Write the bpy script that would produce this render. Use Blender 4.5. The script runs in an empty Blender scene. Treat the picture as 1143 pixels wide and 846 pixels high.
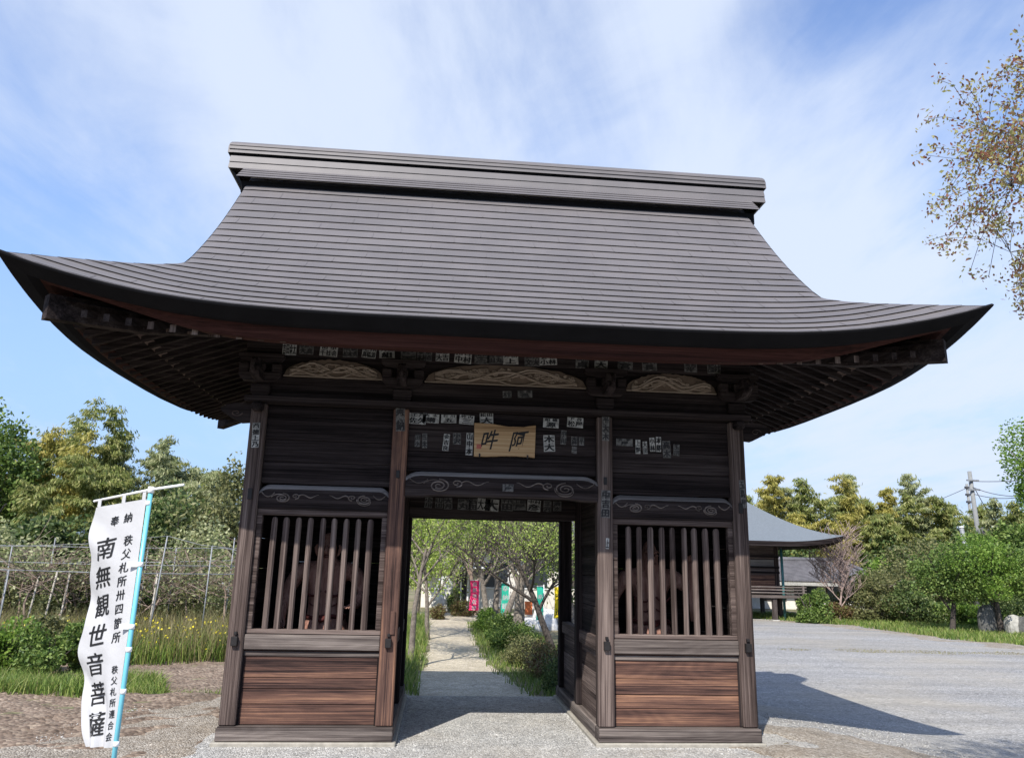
import bpy, math, random
import numpy as np
from mathutils import Matrix, Vector

C = bpy.context.scene.collection
SC = bpy.context.scene
rng = np.random.default_rng(7)
random.seed(7)

# ------------------------------------------------------------------ camera, sky, sun
F_PX, PW, PH = 847.77, 1143.0, 846.0
CAM = np.array([-0.637, -7.965, 1.705])
YAW, PITCH, ROLL = 0.08901, 0.24095, 0.02234
_f = np.array([math.sin(YAW)*math.cos(PITCH), math.cos(YAW)*math.cos(PITCH), math.sin(PITCH)])
_r = np.array([math.cos(YAW), -math.sin(YAW), 0.0]); _u = np.cross(_r, _f)
RGT = math.cos(ROLL)*_r + math.sin(ROLL)*_u
UPV = -math.sin(ROLL)*_r + math.cos(ROLL)*_u
cd = bpy.data.cameras.new('camera'); cam = bpy.data.objects.new('camera', cd); C.objects.link(cam)
cd.sensor_fit = 'HORIZONTAL'; cd.sensor_width = 36; cd.lens = 36*F_PX/PW
cd.clip_start = 0.05; cd.clip_end = 2000
m = Matrix.Identity(4)
for i in range(3):
    m[i][0] = RGT[i]; m[i][1] = UPV[i]; m[i][2] = -_f[i]; m[i][3] = CAM[i]
cam.matrix_world = m
SC.camera = cam

SUN_TO = np.array([-0.50, -1.0, 1.11]); SUN_TO /= np.linalg.norm(SUN_TO)   # towards the sun
ELEV = math.asin(SUN_TO[2]); AZ = math.atan2(SUN_TO[0], SUN_TO[1])
sl = bpy.data.lights.new('sun', 'SUN'); so = bpy.data.objects.new('sun', sl); C.objects.link(so)
sl.energy = 4.2; sl.angle = math.radians(0.5); sl.color = (1.0, 0.95, 0.87)
so.rotation_euler = Vector(SUN_TO).to_track_quat('Z', 'Y').to_euler()
so.location = (-4, -9, 14)

world = bpy.data.worlds.new('World'); SC.world = world; world.use_nodes = True
SC.view_settings.view_transform = 'Standard'; SC.view_settings.look = 'None'
SC.view_settings.exposure = 0.72; SC.view_settings.gamma = 1


def N(nt, t, **kw):
    n = nt.nodes.new(t)
    for k, v in kw.items():
        if k.startswith('i_'):
            n.inputs[k[2:].replace('_', ' ')].default_value = v
        else:
            setattr(n, k, v)
    return n


def build_world():
    nt = world.node_tree; nt.nodes.clear(); L = nt.links.new
    out = N(nt, 'ShaderNodeOutputWorld'); bg = N(nt, 'ShaderNodeBackground'); bg.inputs['Strength'].default_value = 0.13
    sky = N(nt, 'ShaderNodeTexSky', sky_type='NISHITA', sun_disc=False)
    sky.sun_elevation = ELEV; sky.sun_rotation = AZ % (2*math.pi)
    sky.air_density = 1.0; sky.dust_density = 0.6; sky.ozone_density = 1.6
    tc = N(nt, 'ShaderNodeTexCoord')
    sep = N(nt, 'ShaderNodeSeparateXYZ'); L(tc.outputs['Generated'], sep.inputs[0])
    # project the view direction on a flat cloud layer
    zz = N(nt, 'ShaderNodeMath', operation='ADD'); L(sep.outputs['Z'], zz.inputs[0]); zz.inputs[1].default_value = 0.12
    dx = N(nt, 'ShaderNodeMath', operation='DIVIDE'); L(sep.outputs['X'], dx.inputs[0]); L(zz.outputs[0], dx.inputs[1])
    dy = N(nt, 'ShaderNodeMath', operation='DIVIDE'); L(sep.outputs['Y'], dy.inputs[0]); L(zz.outputs[0], dy.inputs[1])
    cmb = N(nt, 'ShaderNodeCombineXYZ'); L(dx.outputs[0], cmb.inputs[0]); L(dy.outputs[0], cmb.inputs[1])

    def noise(scale, rot, sc, detail, dist, loc=(0, 0, 0), rough=0.55):
        mp = N(nt, 'ShaderNodeMapping'); L(cmb.outputs[0], mp.inputs['Vector'])
        mp.inputs['Rotation'].default_value = (0, 0, rot); mp.inputs['Scale'].default_value = sc; mp.inputs['Location'].default_value = loc
        n = N(nt, 'ShaderNodeTexNoise'); L(mp.outputs[0], n.inputs['Vector'])
        n.inputs['Scale'].default_value = scale; n.inputs['Detail'].default_value = detail
        n.inputs['Distortion'].default_value = dist; n.inputs['Roughness'].default_value = rough
        return n.outputs['Fac']

    def mth(op, a, b):
        n = N(nt, 'ShaderNodeMath', operation=op)
        for i, v in enumerate((a, b)):
            if isinstance(v, (int, float)): n.inputs[i].default_value = v
            else: L(v, n.inputs[i])
        return n.outputs[0]

    def blob(v, lo, hi):   # soft patch of sky round direction v
        v = np.array(v, float); v /= np.linalg.norm(v)
        d = N(nt, 'ShaderNodeVectorMath', operation='DOT_PRODUCT'); L(tc.outputs['Generated'], d.inputs[0]); d.inputs[1].default_value = v
        mr = N(nt, 'ShaderNodeMapRange', interpolation_type='SMOOTHSTEP'); L(d.outputs['Value'], mr.inputs[0])
        mr.inputs[1].default_value = lo; mr.inputs[2].default_value = hi
        return mr.outputs[0]

    def dirpx(x, y):
        return _f*F_PX + RGT*(x-PW/2) + UPV*(PH/2-y)
    streak = noise(1.5, math.radians(-52), (1.0, 0.36, 1), 9, 0.6, (3.1, 1.7, 0), 0.6)
    broad = noise(0.8, math.radians(-40), (1.0, 0.6, 1), 4, 0.25, (5.2, 2.9, 0))
    puff = noise(3.6, math.radians(-60), (0.8, 0.5, 1), 8, 0.4, (1.2, 7.7, 0), 0.6)
    v = mth('ADD', mth('MULTIPLY', streak, 1.1), mth('MULTIPLY', broad, 0.5))
    v = mth('ADD', v, mth('MULTIPLY', puff, 0.60))
    v = mth('SUBTRACT', v, 0.215)
    v = mth('ADD', v, mth('MULTIPLY', blob(dirpx(640, 90), 0.80, 1.0), 0.30))
    v = mth('ADD', v, mth('MULTIPLY', blob(dirpx(960, 260), 0.94, 1.0), 0.16))
    v = mth('ADD', v, mth('MULTIPLY', blob(dirpx(1060, 430), 0.96, 1.0), 0.22))
    v = mth('ADD', v, mth('MULTIPLY', blob(dirpx(110, 130), 0.88, 1.0), 0.20))
    v = mth('SUBTRACT', v, mth('MULTIPLY', blob(dirpx(1000, 60), 0.965, 1.0), 0.26))
    v = mth('SUBTRACT', v, mth('MULTIPLY', blob(dirpx(60, 420), 0.90, 1.0), 0.22))
    v = mth('SUBTRACT', v, mth('MULTIPLY', blob(dirpx(1130, 250), 0.975, 1.0), 0.05))
    cr = N(nt, 'ShaderNodeMapRange', interpolation_type='SMOOTHSTEP'); L(v, cr.inputs[0])
    cr.inputs[1].default_value = 0.72; cr.inputs[2].default_value = 1.34; cr.inputs[3].default_value = 0.0; cr.inputs[4].default_value = 0.92
    # a thin milky veil low over the horizon
    hz = N(nt, 'ShaderNodeMapRange', interpolation_type='SMOOTHSTEP'); L(sep.outputs['Z'], hz.inputs[0])
    hz.inputs[1].default_value = 0.0; hz.inputs[2].default_value = 0.62; hz.inputs[3].default_value = 0.88; hz.inputs[4].default_value = 0.0
    low = N(nt, 'ShaderNodeMix', data_type='RGBA'); L(hz.outputs[0], low.inputs['Factor'])
    tint = N(nt, 'ShaderNodeMix', data_type='RGBA', blend_type='MULTIPLY'); tint.inputs['Factor'].default_value = 1; L(sky.outputs[0], tint.inputs['A']); tint.inputs['B'].default_value = (1.12, 1.16, 1.32, 1); L(tint.outputs['Result'], low.inputs['A'])
    low.inputs['B'].default_value = (1.80, 2.72, 4.3, 1)
    mix = N(nt, 'ShaderNodeMix', data_type='RGBA'); L(cr.outputs[0], mix.inputs['Factor']); L(low.outputs['Result'], mix.inputs['A'])
    mix.inputs['B'].default_value = (3.6, 4.05, 4.9, 1)
    L(mix.outputs['Result'], bg.inputs['Color']); L(bg.outputs[0], out.inputs['Surface'])


build_world()


def at(px, py, Y):
    """world point on the plane y = Y seen at photo pixel (px, py)"""
    d = _f*F_PX + RGT*(px-PW/2) + UPV*(PH/2-py)
    return CAM + d*((Y-CAM[1])/d[1])


def sstep(a, b, x):
    t = np.clip((np.asarray(x, float)-a)/(b-a), 0, 1)
    return t*t*(3-2*t)


def terrain(x, y):
    x = np.asarray(x, float); y = np.asarray(y, float)
    ax = sstep(2.75, 6.6, x); ay = sstep(2.75, 4.3, y)
    h = -0.35*(1-(1-ax)*(1-ay))
    far = np.hypot(x, y)
    h = h + 0.015*np.sin(x*0.7+1.3)*np.sin(y*0.6) * np.clip((far-3)/4, 0, 1)
    return h


def gp(px, py):
    """ground point seen at photo pixel"""
    d = _f*F_PX + RGT*(px-PW/2) + UPV*(PH/2-py)
    z = -0.2
    for _ in range(12):
        p = CAM + d*((z-CAM[2])/d[2]); z = float(terrain(p[0], p[1]))
    return p


# ------------------------------------------------------------------ materials
MATS = {}


def new_mat(name):
    mt = bpy.data.materials.new(name); mt.use_nodes = True; nt = mt.node_tree
    bs = nt.nodes['Principled BSDF']; MATS[name] = mt
    return mt, nt, bs, nt.links.new


def ramp(nt, stops):
    r = nt.nodes.new('ShaderNodeValToRGB'); e = r.color_ramp.elements
    while len(e) < len(stops): e.new(0.5)
    for el, (p, c) in zip(e, stops):
        el.position = p; el.color = (c[0], c[1], c[2], 1)
    return r


def wood(name, cols, axis, rough=0.86, bump=0.35, grain=14.0, var=0.5):
    """weathered timber, grain along axis 0/1/2, cols = dark, mid, light"""
    mt, nt, bs, L = new_mat(name)
    tc = N(nt, 'ShaderNodeTexCoord'); geo = N(nt, 'ShaderNodeNewGeometry')
    mul = N(nt, 'ShaderNodeMath', operation='MULTIPLY'); L(geo.outputs['Random Per Island'], mul.inputs[0]); mul.inputs[1].default_value = 37.0
    add = N(nt, 'ShaderNodeVectorMath', operation='ADD'); L(tc.outputs['Object'], add.inputs[0]); L(mul.outputs[0], add.inputs[1])

    def tex(stretch, scale, detail, dist=0.0, rgh=0.6):
        sc = [1.0, 1.0, 1.0]; sc[axis] = stretch
        mp = N(nt, 'ShaderNodeMapping'); mp.inputs['Scale'].default_value = sc; L(add.outputs[0], mp.inputs[0])
        n = N(nt, 'ShaderNodeTexNoise'); L(mp.outputs[0], n.inputs['Vector']); n.inputs['Scale'].default_value = scale
        n.inputs['Detail'].default_value = detail; n.inputs['Distortion'].default_value = dist; n.inputs['Roughness'].default_value = rgh
        return n.outputs['Fac']

    def mad(a, k, c):
        n = N(nt, 'ShaderNodeMath', operation='MULTIPLY_ADD'); L(a, n.inputs[0]); n.inputs[1].default_value = k
        if isinstance(c, float): n.inputs[2].default_value = c
        else: L(c, n.inputs[2])
        return n.outputs[0]
    bands = tex(0.022, grain*0.75, 5, 0.35, 0.65)          # early and late wood, faded bands along the grain
    fine = tex(0.010, grain*7.0, 4, 0.15, 0.7)           # hair lines
    fig = tex(0.14, grain*0.22, 1, 0.2)            # slow figure, cut into rings
    sn = N(nt, 'ShaderNodeMath', operation='SINE'); L(mad(fig, 120.0, 0.0), sn.inputs[0])
    wear = tex(0.30, 2.2, 7, 0.8, 0.7)
    v = mad(bands, 0.95, mad(fine, 0.85, mad(sn.outputs[0], 0.016, mad(wear, var*0.5, mad(geo.outputs['Random Per Island'], 0.14, -0.475-0.425-var*0.25-0.07+0.5)))))
    bs.inputs['Roughness'].default_value = rough
    rp = ramp(nt, [(0.10, tuple(c*0.35 for c in cols[0])), (0.30, cols[0]), (0.5, cols[1]), (0.76, cols[2])])
    L(v, rp.inputs[0]); L(rp.outputs[0], bs.inputs['Base Color'])
    bs.inputs['Roughness'].default_value = rough; bs.inputs['Specular IOR Level'].default_value = 0.1
    hgt = mad(fine, 0.8, mad(bands, 0.5, 0.0))
    bm = N(nt, 'ShaderNodeBump'); bm.inputs['Strength'].default_value = bump; bm.inputs['Distance'].default_value = 0.008
    L(hgt, bm.inputs['Height']); L(bm.outputs[0], bs.inputs['Normal'])
    return mt


def plain(name, col, rough=0.6, metallic=0.0, nscale=6.0, amount=0.25, bump=0.0, spec=0.3, bscale=None):
    mt, nt, bs, L = new_mat(name)
    tc = N(nt, 'ShaderNodeTexCoord'); n = N(nt, 'ShaderNodeTexNoise'); L(tc.outputs['Object'], n.inputs['Vector'])
    n.inputs['Scale'].default_value = nscale; n.inputs['Detail'].default_value = 6; n.inputs['Roughness'].default_value = 0.6
    lo = [c*(1-amount) for c in col]; hi = [min(1, c*(1+amount)) for c in col]
    rp = ramp(nt, [(0.3, lo), (0.7, hi)]); L(n.outputs['Fac'], rp.inputs[0]); L(rp.outputs[0], bs.inputs['Base Color'])
    bs.inputs['Roughness'].default_value = rough; bs.inputs['Metallic'].default_value = metallic; bs.inputs['Specular IOR Level'].default_value = spec
    if bump:
        n2 = n
        if bscale:
            n2 = N(nt, 'ShaderNodeTexNoise'); L(tc.outputs['Object'], n2.inputs['Vector']); n2.inputs['Scale'].default_value = bscale; n2.inputs['Detail'].default_value = 6
        bm = N(nt, 'ShaderNodeBump'); bm.inputs['Strength'].default_value = bump; bm.inputs['Distance'].default_value = 0.02
        L(n2.outputs['Fac'], bm.inputs['Height']); L(bm.outputs[0], bs.inputs['Normal'])
    return mt


def leafmat(name, cols, trans=0.35, rough=0.5):
    mt, nt, bs, L = new_mat(name)
    geo = N(nt, 'ShaderNodeNewGeometry')
    k = len(cols)
    rp = ramp(nt, [(i/(k-1), c) for i, c in enumerate(cols)])
    L(geo.outputs['Random Per Island'], rp.inputs[0])
    L(rp.outputs[0], bs.inputs['Base Color']); bs.inputs['Roughness'].default_value = rough; bs.inputs['Specular IOR Level'].default_value = 0.3
    tr = N(nt, 'ShaderNodeBsdfTranslucent'); L(rp.outputs[0], tr.inputs['Color'])
    mx = N(nt, 'ShaderNodeMixShader'); mx.inputs[0].default_value = trans
    L(bs.outputs[0], mx.inputs[1]); L(tr.outputs[0], mx.inputs[2]); L(mx.outputs[0], nt.nodes['Material Output'].inputs['Surface'])
    return mt


def gravel(name, cols, scale=70, bump=0.6, dirt=(0.3, 0.25, 0.19), dirt_amt=0.5, dirt_scale=0.6, drift=0.2, tracks=False):
    mt, nt, bs, L = new_mat(name)
    tc = N(nt, 'ShaderNodeTexCoord')
    vo = N(nt, 'ShaderNodeTexVoronoi'); L(tc.outputs['Object'], vo.inputs['Vector']); vo.inputs['Scale'].default_value = scale
    bw = N(nt, 'ShaderNodeSeparateColor'); L(vo.outputs['Color'], bw.inputs[0])
    rp = ramp(nt, [(i/(len(cols)-1), c) for i, c in enumerate(cols)]); L(bw.outputs[0], rp.inputs[0])
    vo2 = N(nt, 'ShaderNodeTexVoronoi'); L(tc.outputs['Object'], vo2.inputs['Vector']); vo2.inputs['Scale'].default_value = scale*0.31
    s2 = N(nt, 'ShaderNodeSeparateColor'); L(vo2.outputs['Color'], s2.inputs[0])
    n = N(nt, 'ShaderNodeTexNoise'); L(tc.outputs['Object'], n.inputs['Vector']); n.inputs['Scale'].default_value = dirt_scale; n.inputs['Detail'].default_value = 8; n.inputs['Roughness'].default_value = 0.65
    mr = N(nt, 'ShaderNodeMapRange'); L(n.outputs['Fac'], mr.inputs[0]); mr.inputs[1].default_value = 0.42; mr.inputs[2].default_value = 0.68; mr.inputs[4].default_value = dirt_amt
    mx = N(nt, 'ShaderNodeMix', data_type='RGBA'); L(mr.outputs[0], mx.inputs['Factor']); L(rp.outputs[0], mx.inputs['A']); mx.inputs['B'].default_value = (*dirt, 1)
    # broad tonal drift and single bigger stones
    n4 = N(nt, 'ShaderNodeTexNoise'); n4.inputs['Scale'].default_value = 1.1 if tracks else 3.0
    mp4 = N(nt, 'ShaderNodeMapping'); mp4.inputs['Rotation'].default_value = (0, 0, math.radians(28 if tracks else 0)); mp4.inputs['Scale'].default_value = (0.16, 1.3, 1) if tracks else (1, 1, 1); L(tc.outputs['Object'], mp4.inputs[0]); L(mp4.outputs[0], n4.inputs['Vector']); n4.inputs['Detail'].default_value = 8; n4.inputs['Roughness'].default_value = 0.7
    r4 = ramp(nt, [(0.3, (1-drift*1.2,)*3), (0.7, (1+drift*0.7,)*3)]); L(n4.outputs['Fac'], r4.inputs[0])
    m2 = N(nt, 'ShaderNodeMix', data_type='RGBA', blend_type='MULTIPLY'); m2.inputs['Factor'].default_value = 1; L(mx.outputs['Result'], m2.inputs['A']); L(r4.outputs[0], m2.inputs['B'])
    r5 = ramp(nt, [(0.0, (0.75,)*3), (0.15, (1,)*3), (0.88, (1,)*3), (1.0, (1.25,)*3)]); L(s2.outputs[0], r5.inputs[0])
    m3 = N(nt, 'ShaderNodeMix', data_type='RGBA', blend_type='MULTIPLY'); m3.inputs['Factor'].default_value = 1; L(m2.outputs['Result'], m3.inputs['A']); L(r5.outputs[0], m3.inputs['B'])
    L(m3.outputs['Result'], bs.inputs['Base Color']); bs.inputs['Roughness'].default_value = 0.9; bs.inputs['Specular IOR Level'].default_value = 0.2
    inv = N(nt, 'ShaderNodeMath', operation='MULTIPLY_ADD'); L(vo.outputs['Distance'], inv.inputs[0]); inv.inputs[1].default_value = -1.0; L(n4.outputs['Fac'], inv.inputs[2])
    bm = N(nt, 'ShaderNodeBump'); bm.inputs['Strength'].default_value = bump; bm.inputs['Distance'].default_value = 0.02
    L(inv.outputs[0], bm.inputs['Height']); L(bm.outputs[0], bs.inputs['Normal'])
    return mt


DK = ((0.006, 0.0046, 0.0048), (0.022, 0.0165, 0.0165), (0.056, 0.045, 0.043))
MD = ((0.024, 0.017, 0.015), (0.085, 0.063, 0.056), (0.205, 0.16, 0.14))
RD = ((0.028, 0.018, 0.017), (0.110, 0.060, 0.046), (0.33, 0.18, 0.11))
GY = ((0.034, 0.027, 0.025), (0.105, 0.087, 0.079), (0.26, 0.222, 0.198))
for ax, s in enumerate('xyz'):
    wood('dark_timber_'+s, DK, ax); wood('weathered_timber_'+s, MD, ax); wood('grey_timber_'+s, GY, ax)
wood('red_plank_x', RD, 0, bump=0.5, var=0.7); wood('red_post_z', ((0.026, 0.016, 0.015), (0.095, 0.055, 0.044), (0.27, 0.145, 0.09)), 2, bump=0.5, var=0.9)
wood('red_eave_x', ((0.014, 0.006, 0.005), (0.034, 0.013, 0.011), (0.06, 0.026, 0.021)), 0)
wood('worn_timber_x', ((0.10, 0.09, 0.085), (0.19, 0.17, 0.16), (0.30, 0.28, 0.27)), 0)
wood('pale_carving', ((0.13, 0.10, 0.078), (0.24, 0.19, 0.15), (0.34, 0.28, 0.23)), 0, grain=30)
wood('plaque_timber', ((0.20, 0.12, 0.06), (0.36, 0.235, 0.125), (0.47, 0.34, 0.20)), 0, grain=9, bump=0.12, var=0.3)
wood('statue_timber', ((0.09, 0.04, 0.03), (0.25, 0.13, 0.10), (0.42, 0.26, 0.21)), 2, grain=8, var=1.2)
plain('carving_groove', (0.13, 0.095, 0.072), 0.85)
plain('statue_paint', (0.08, 0.018, 0.016), 0.7)
def copper():
    mt, nt, bs, L = new_mat('copper_roof')
    tc = N(nt, 'ShaderNodeTexCoord'); geo = N(nt, 'ShaderNodeNewGeometry')
    n = N(nt, 'ShaderNodeTexNoise'); L(tc.outputs['Object'], n.inputs['Vector']); n.inputs['Scale'].default_value = 1.6; n.inputs['Detail'].default_value = 8; n.inputs['Roughness'].default_value = 0.62
    mp = N(nt, 'ShaderNodeMapping'); mp.inputs['Scale'].default_value = (1, 0.10, 0.10); L(tc.outputs['Object'], mp.inputs[0])
    st = N(nt, 'ShaderNodeTexNoise'); L(mp.outputs[0], st.inputs['Vector']); st.inputs['Scale'].default_value = 9; st.inputs['Detail'].default_value = 5
    # single sheets differ a little: cells 0.91 m long, offset by course
    add = N(nt, 'ShaderNodeMath', operation='MULTIPLY_ADD'); L(n.outputs['Fac'], add.inputs[0]); add.inputs[1].default_value = 1.0; sm_ = N(nt, 'ShaderNodeMath', operation='MULTIPLY_ADD'); L(st.outputs['Fac'], sm_.inputs[0]); sm_.inputs[1].default_value = 0.22; sm_.inputs[2].default_value = 0.14; L(sm_.outputs[0], add.inputs[2])
    ad2 = N(nt, 'ShaderNodeMath', operation='MULTIPLY_ADD'); L(geo.outputs['Random Per Island'], ad2.inputs[0]); ad2.inputs[1].default_value = 0.22; L(add.outputs[0], ad2.inputs[2])
    rp = ramp(nt, [(0.5, (0.106, 0.098, 0.099)), (0.85, (0.118, 0.109, 0.110)), (1.2, (0.132, 0.121, 0.121))]); L(ad2.outputs[0], rp.inputs[0]); L(rp.outputs[0], bs.inputs['Base Color'])
    bs.inputs['Roughness'].default_value = 0.55; bs.inputs['Specular IOR Level'].default_value = 0.4
    bm = N(nt, 'ShaderNodeBump'); bm.inputs['Strength'].default_value = 0.08; bm.inputs['Distance'].default_value = 0.02; L(n.outputs['Fac'], bm.inputs['Height']); L(bm.outputs[0], bs.inputs['Normal'])


copper()
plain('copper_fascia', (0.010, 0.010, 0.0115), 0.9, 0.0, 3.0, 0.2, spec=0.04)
plain('iron', (0.022, 0.02, 0.02), 0.55, 0.4)
plain('ink', (0.012, 0.012, 0.013), 0.7)
plain('faded_ink', (0.022, 0.021, 0.022), 0.8)
plain('paper', (0.30, 0.295, 0.28), 0.9, nscale=18, amount=0.55)
plain('faded_paper', (0.10, 0.096, 0.092), 0.9, nscale=30, amount=0.75)
plain('stone', (0.34, 0.33, 0.30), 0.9, nscale=8, amount=0.3, bump=0.5)
plain('pale_stone', (0.55, 0.54, 0.52), 0.9, nscale=5, amount=0.3, bump=0.6)
plain('dark_stone', (0.10, 0.10, 0.095), 0.85, nscale=5, amount=0.4, bump=0.6)
plain('seal_red', (0.33, 0.10, 0.075), 0.8)
plain('concrete', (0.29, 0.27, 0.23), 0.9, nscale=12, amount=0.2, bump=0.3)
plain('banner_cloth', (0.42, 0.42, 0.425), 0.9, nscale=2.5, amount=0.05, bump=0.35, bscale=7)
plain('pole_plastic', (0.15, 0.46, 0.54), 0.35, nscale=3, amount=0.06, spec=0.5)
plain('white_plastic', (0.8, 0.8, 0.78), 0.4, nscale=3, amount=0.05)
plain('pink_cloth', (0.72, 0.03, 0.14), 0.8, nscale=8, amount=0.1)
plain('green_cloth', (0.02, 0.35, 0.24), 0.8, nscale=8, amount=0.1)
plain('yellow_cloth', (0.80, 0.60, 0.02), 0.8, nscale=8, amount=0.1)
plain('orange_cloth', (0.75, 0.20, 0.07), 0.8, nscale=8, amount=0.1)
plain('galvanised', (0.24, 0.25, 0.26), 0.6, 0.3, 9, 0.25)
plain('bark_grey', (0.17, 0.145, 0.12), 0.95, nscale=14, amount=0.5, bump=0.9)
plain('bark_pale', (0.36, 0.33, 0.28), 0.95, nscale=16, amount=0.45, bump=0.9)
plain('bark_dark', (0.06, 0.05, 0.043), 0.95, nscale=14, amount=0.5, bump=0.9)
plain('twig_brown', (0.20, 0.15, 0.12), 0.9, nscale=5, amount=0.3)
plain('twig_pink', (0.29, 0.215, 0.19), 0.9, nscale=5, amount=0.3)
plain('culm', (0.22, 0.26, 0.10), 0.5, nscale=3, amount=0.3)
plain('plaster', (0.62, 0.59, 0.53), 0.9, nscale=4, amount=0.12)
plain('dark_glass', (0.03, 0.035, 0.04), 0.15, spec=0.6)  # even dark glossy colour of the window and door panes
plain('pole_concrete', (0.20, 0.205, 0.20), 0.85, nscale=6, amount=0.15)
plain('cable', (0.06, 0.06, 0.065), 0.6)
plain('teal_pipe', (0.05, 0.15, 0.15), 0.5)
plain('bluegrey_roof', (0.150, 0.168, 0.180), 0.5, 0.1, 14, 0.12)
leafmat('leaf_bamboo', [(0.09, 0.13, 0.03), (0.20, 0.24, 0.06), (0.32, 0.34, 0.11), (0.44, 0.42, 0.17)], 0.45)
leafmat('leaf_bamboo_pale', [(0.16, 0.20, 0.08), (0.33, 0.36, 0.17), (0.50, 0.50, 0.29)], 0.45)
leafmat('leaf_bamboo_yellow', [(0.19, 0.19, 0.035), (0.38, 0.35, 0.08), (0.52, 0.45, 0.15)], 0.45)
leafmat('leaf_dark', [(0.02, 0.042, 0.013), (0.06, 0.10, 0.028), (0.12, 0.17, 0.05), (0.22, 0.25, 0.09)])
leafmat('leaf_mid', [(0.04, 0.085, 0.018), (0.12, 0.19, 0.04), (0.24, 0.31, 0.085)])
leafmat('leaf_bright', [(0.07, 0.14, 0.02), (0.16, 0.27, 0.04), (0.28, 0.38, 0.08)], 0.45)
leafmat('leaf_spring', [(0.15, 0.24, 0.035), (0.32, 0.44, 0.08), (0.45, 0.55, 0.13), (0.56, 0.62, 0.24)], 0.5)
leafmat('leaf_olive', [(0.06, 0.075, 0.028), (0.15, 0.16, 0.06), (0.26, 0.25, 0.11)])
leafmat('leaf_red', [(0.18, 0.055, 0.040), (0.26, 0.12, 0.07), (0.27, 0.21, 0.09), (0.34, 0.33, 0.11), (0.46, 0.44, 0.19)], 0.45)
leafmat('leaf_rust', [(0.08, 0.045, 0.025), (0.18, 0.11, 0.055), (0.20, 0.18, 0.07), (0.14, 0.18, 0.05)])
leafmat('leaf_grass', [(0.06, 0.11, 0.02), (0.13, 0.21, 0.04), (0.24, 0.32, 0.07), (0.32, 0.31, 0.12)], 0.4)
leafmat('leaf_dry', [(0.16, 0.13, 0.06), (0.26, 0.22, 0.11), (0.20, 0.22, 0.08)], 0.3)
leafmat('petal_yellow', [(0.75, 0.62, 0.03), (0.85, 0.75, 0.10)], 0.3)
gravel('gravel_pale', [(0.20, 0.20, 0.195), (0.34, 0.335, 0.32), (0.44, 0.43, 0.40), (0.62, 0.61, 0.58)], 75, 0.7, (0.36, 0.31, 0.24), 0.45, 0.5)
gravel('gravel_grey', [(0.15, 0.149, 0.146), (0.235, 0.232, 0.226), (0.295, 0.29, 0.28), (0.42, 0.412, 0.40)], 55, 0.35, (0.31, 0.285, 0.24), 0.8, 0.30, 0.20, True)
gravel('dirt_gravel', [(0.18, 0.15, 0.12), (0.28, 0.245, 0.20), (0.36, 0.32, 0.265), (0.50, 0.465, 0.41)], 60, 0.8, (0.22, 0.175, 0.125), 0.6, 1.2)
gravel('path_sand', [(0.30, 0.26, 0.19), (0.44, 0.38, 0.285), (0.54, 0.47, 0.36), (0.62, 0.57, 0.47)], 60, 0.6, (0.30, 0.26, 0.18), 0.4, 0.9)
gravel('field_soil', [(0.13, 0.095, 0.07), (0.19, 0.14, 0.105), (0.25, 0.19, 0.145), (0.31, 0.25, 0.19)], 22, 1.0, (0.15, 0.11, 0.08), 0.7, 1.3)
gravel('earth', [(0.14, 0.12, 0.07), (0.20, 0.175, 0.10), (0.25, 0.21, 0.14), (0.30, 0.26, 0.18)], 18, 0.8, (0.09, 0.12, 0.04), 0.9, 0.7)


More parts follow.
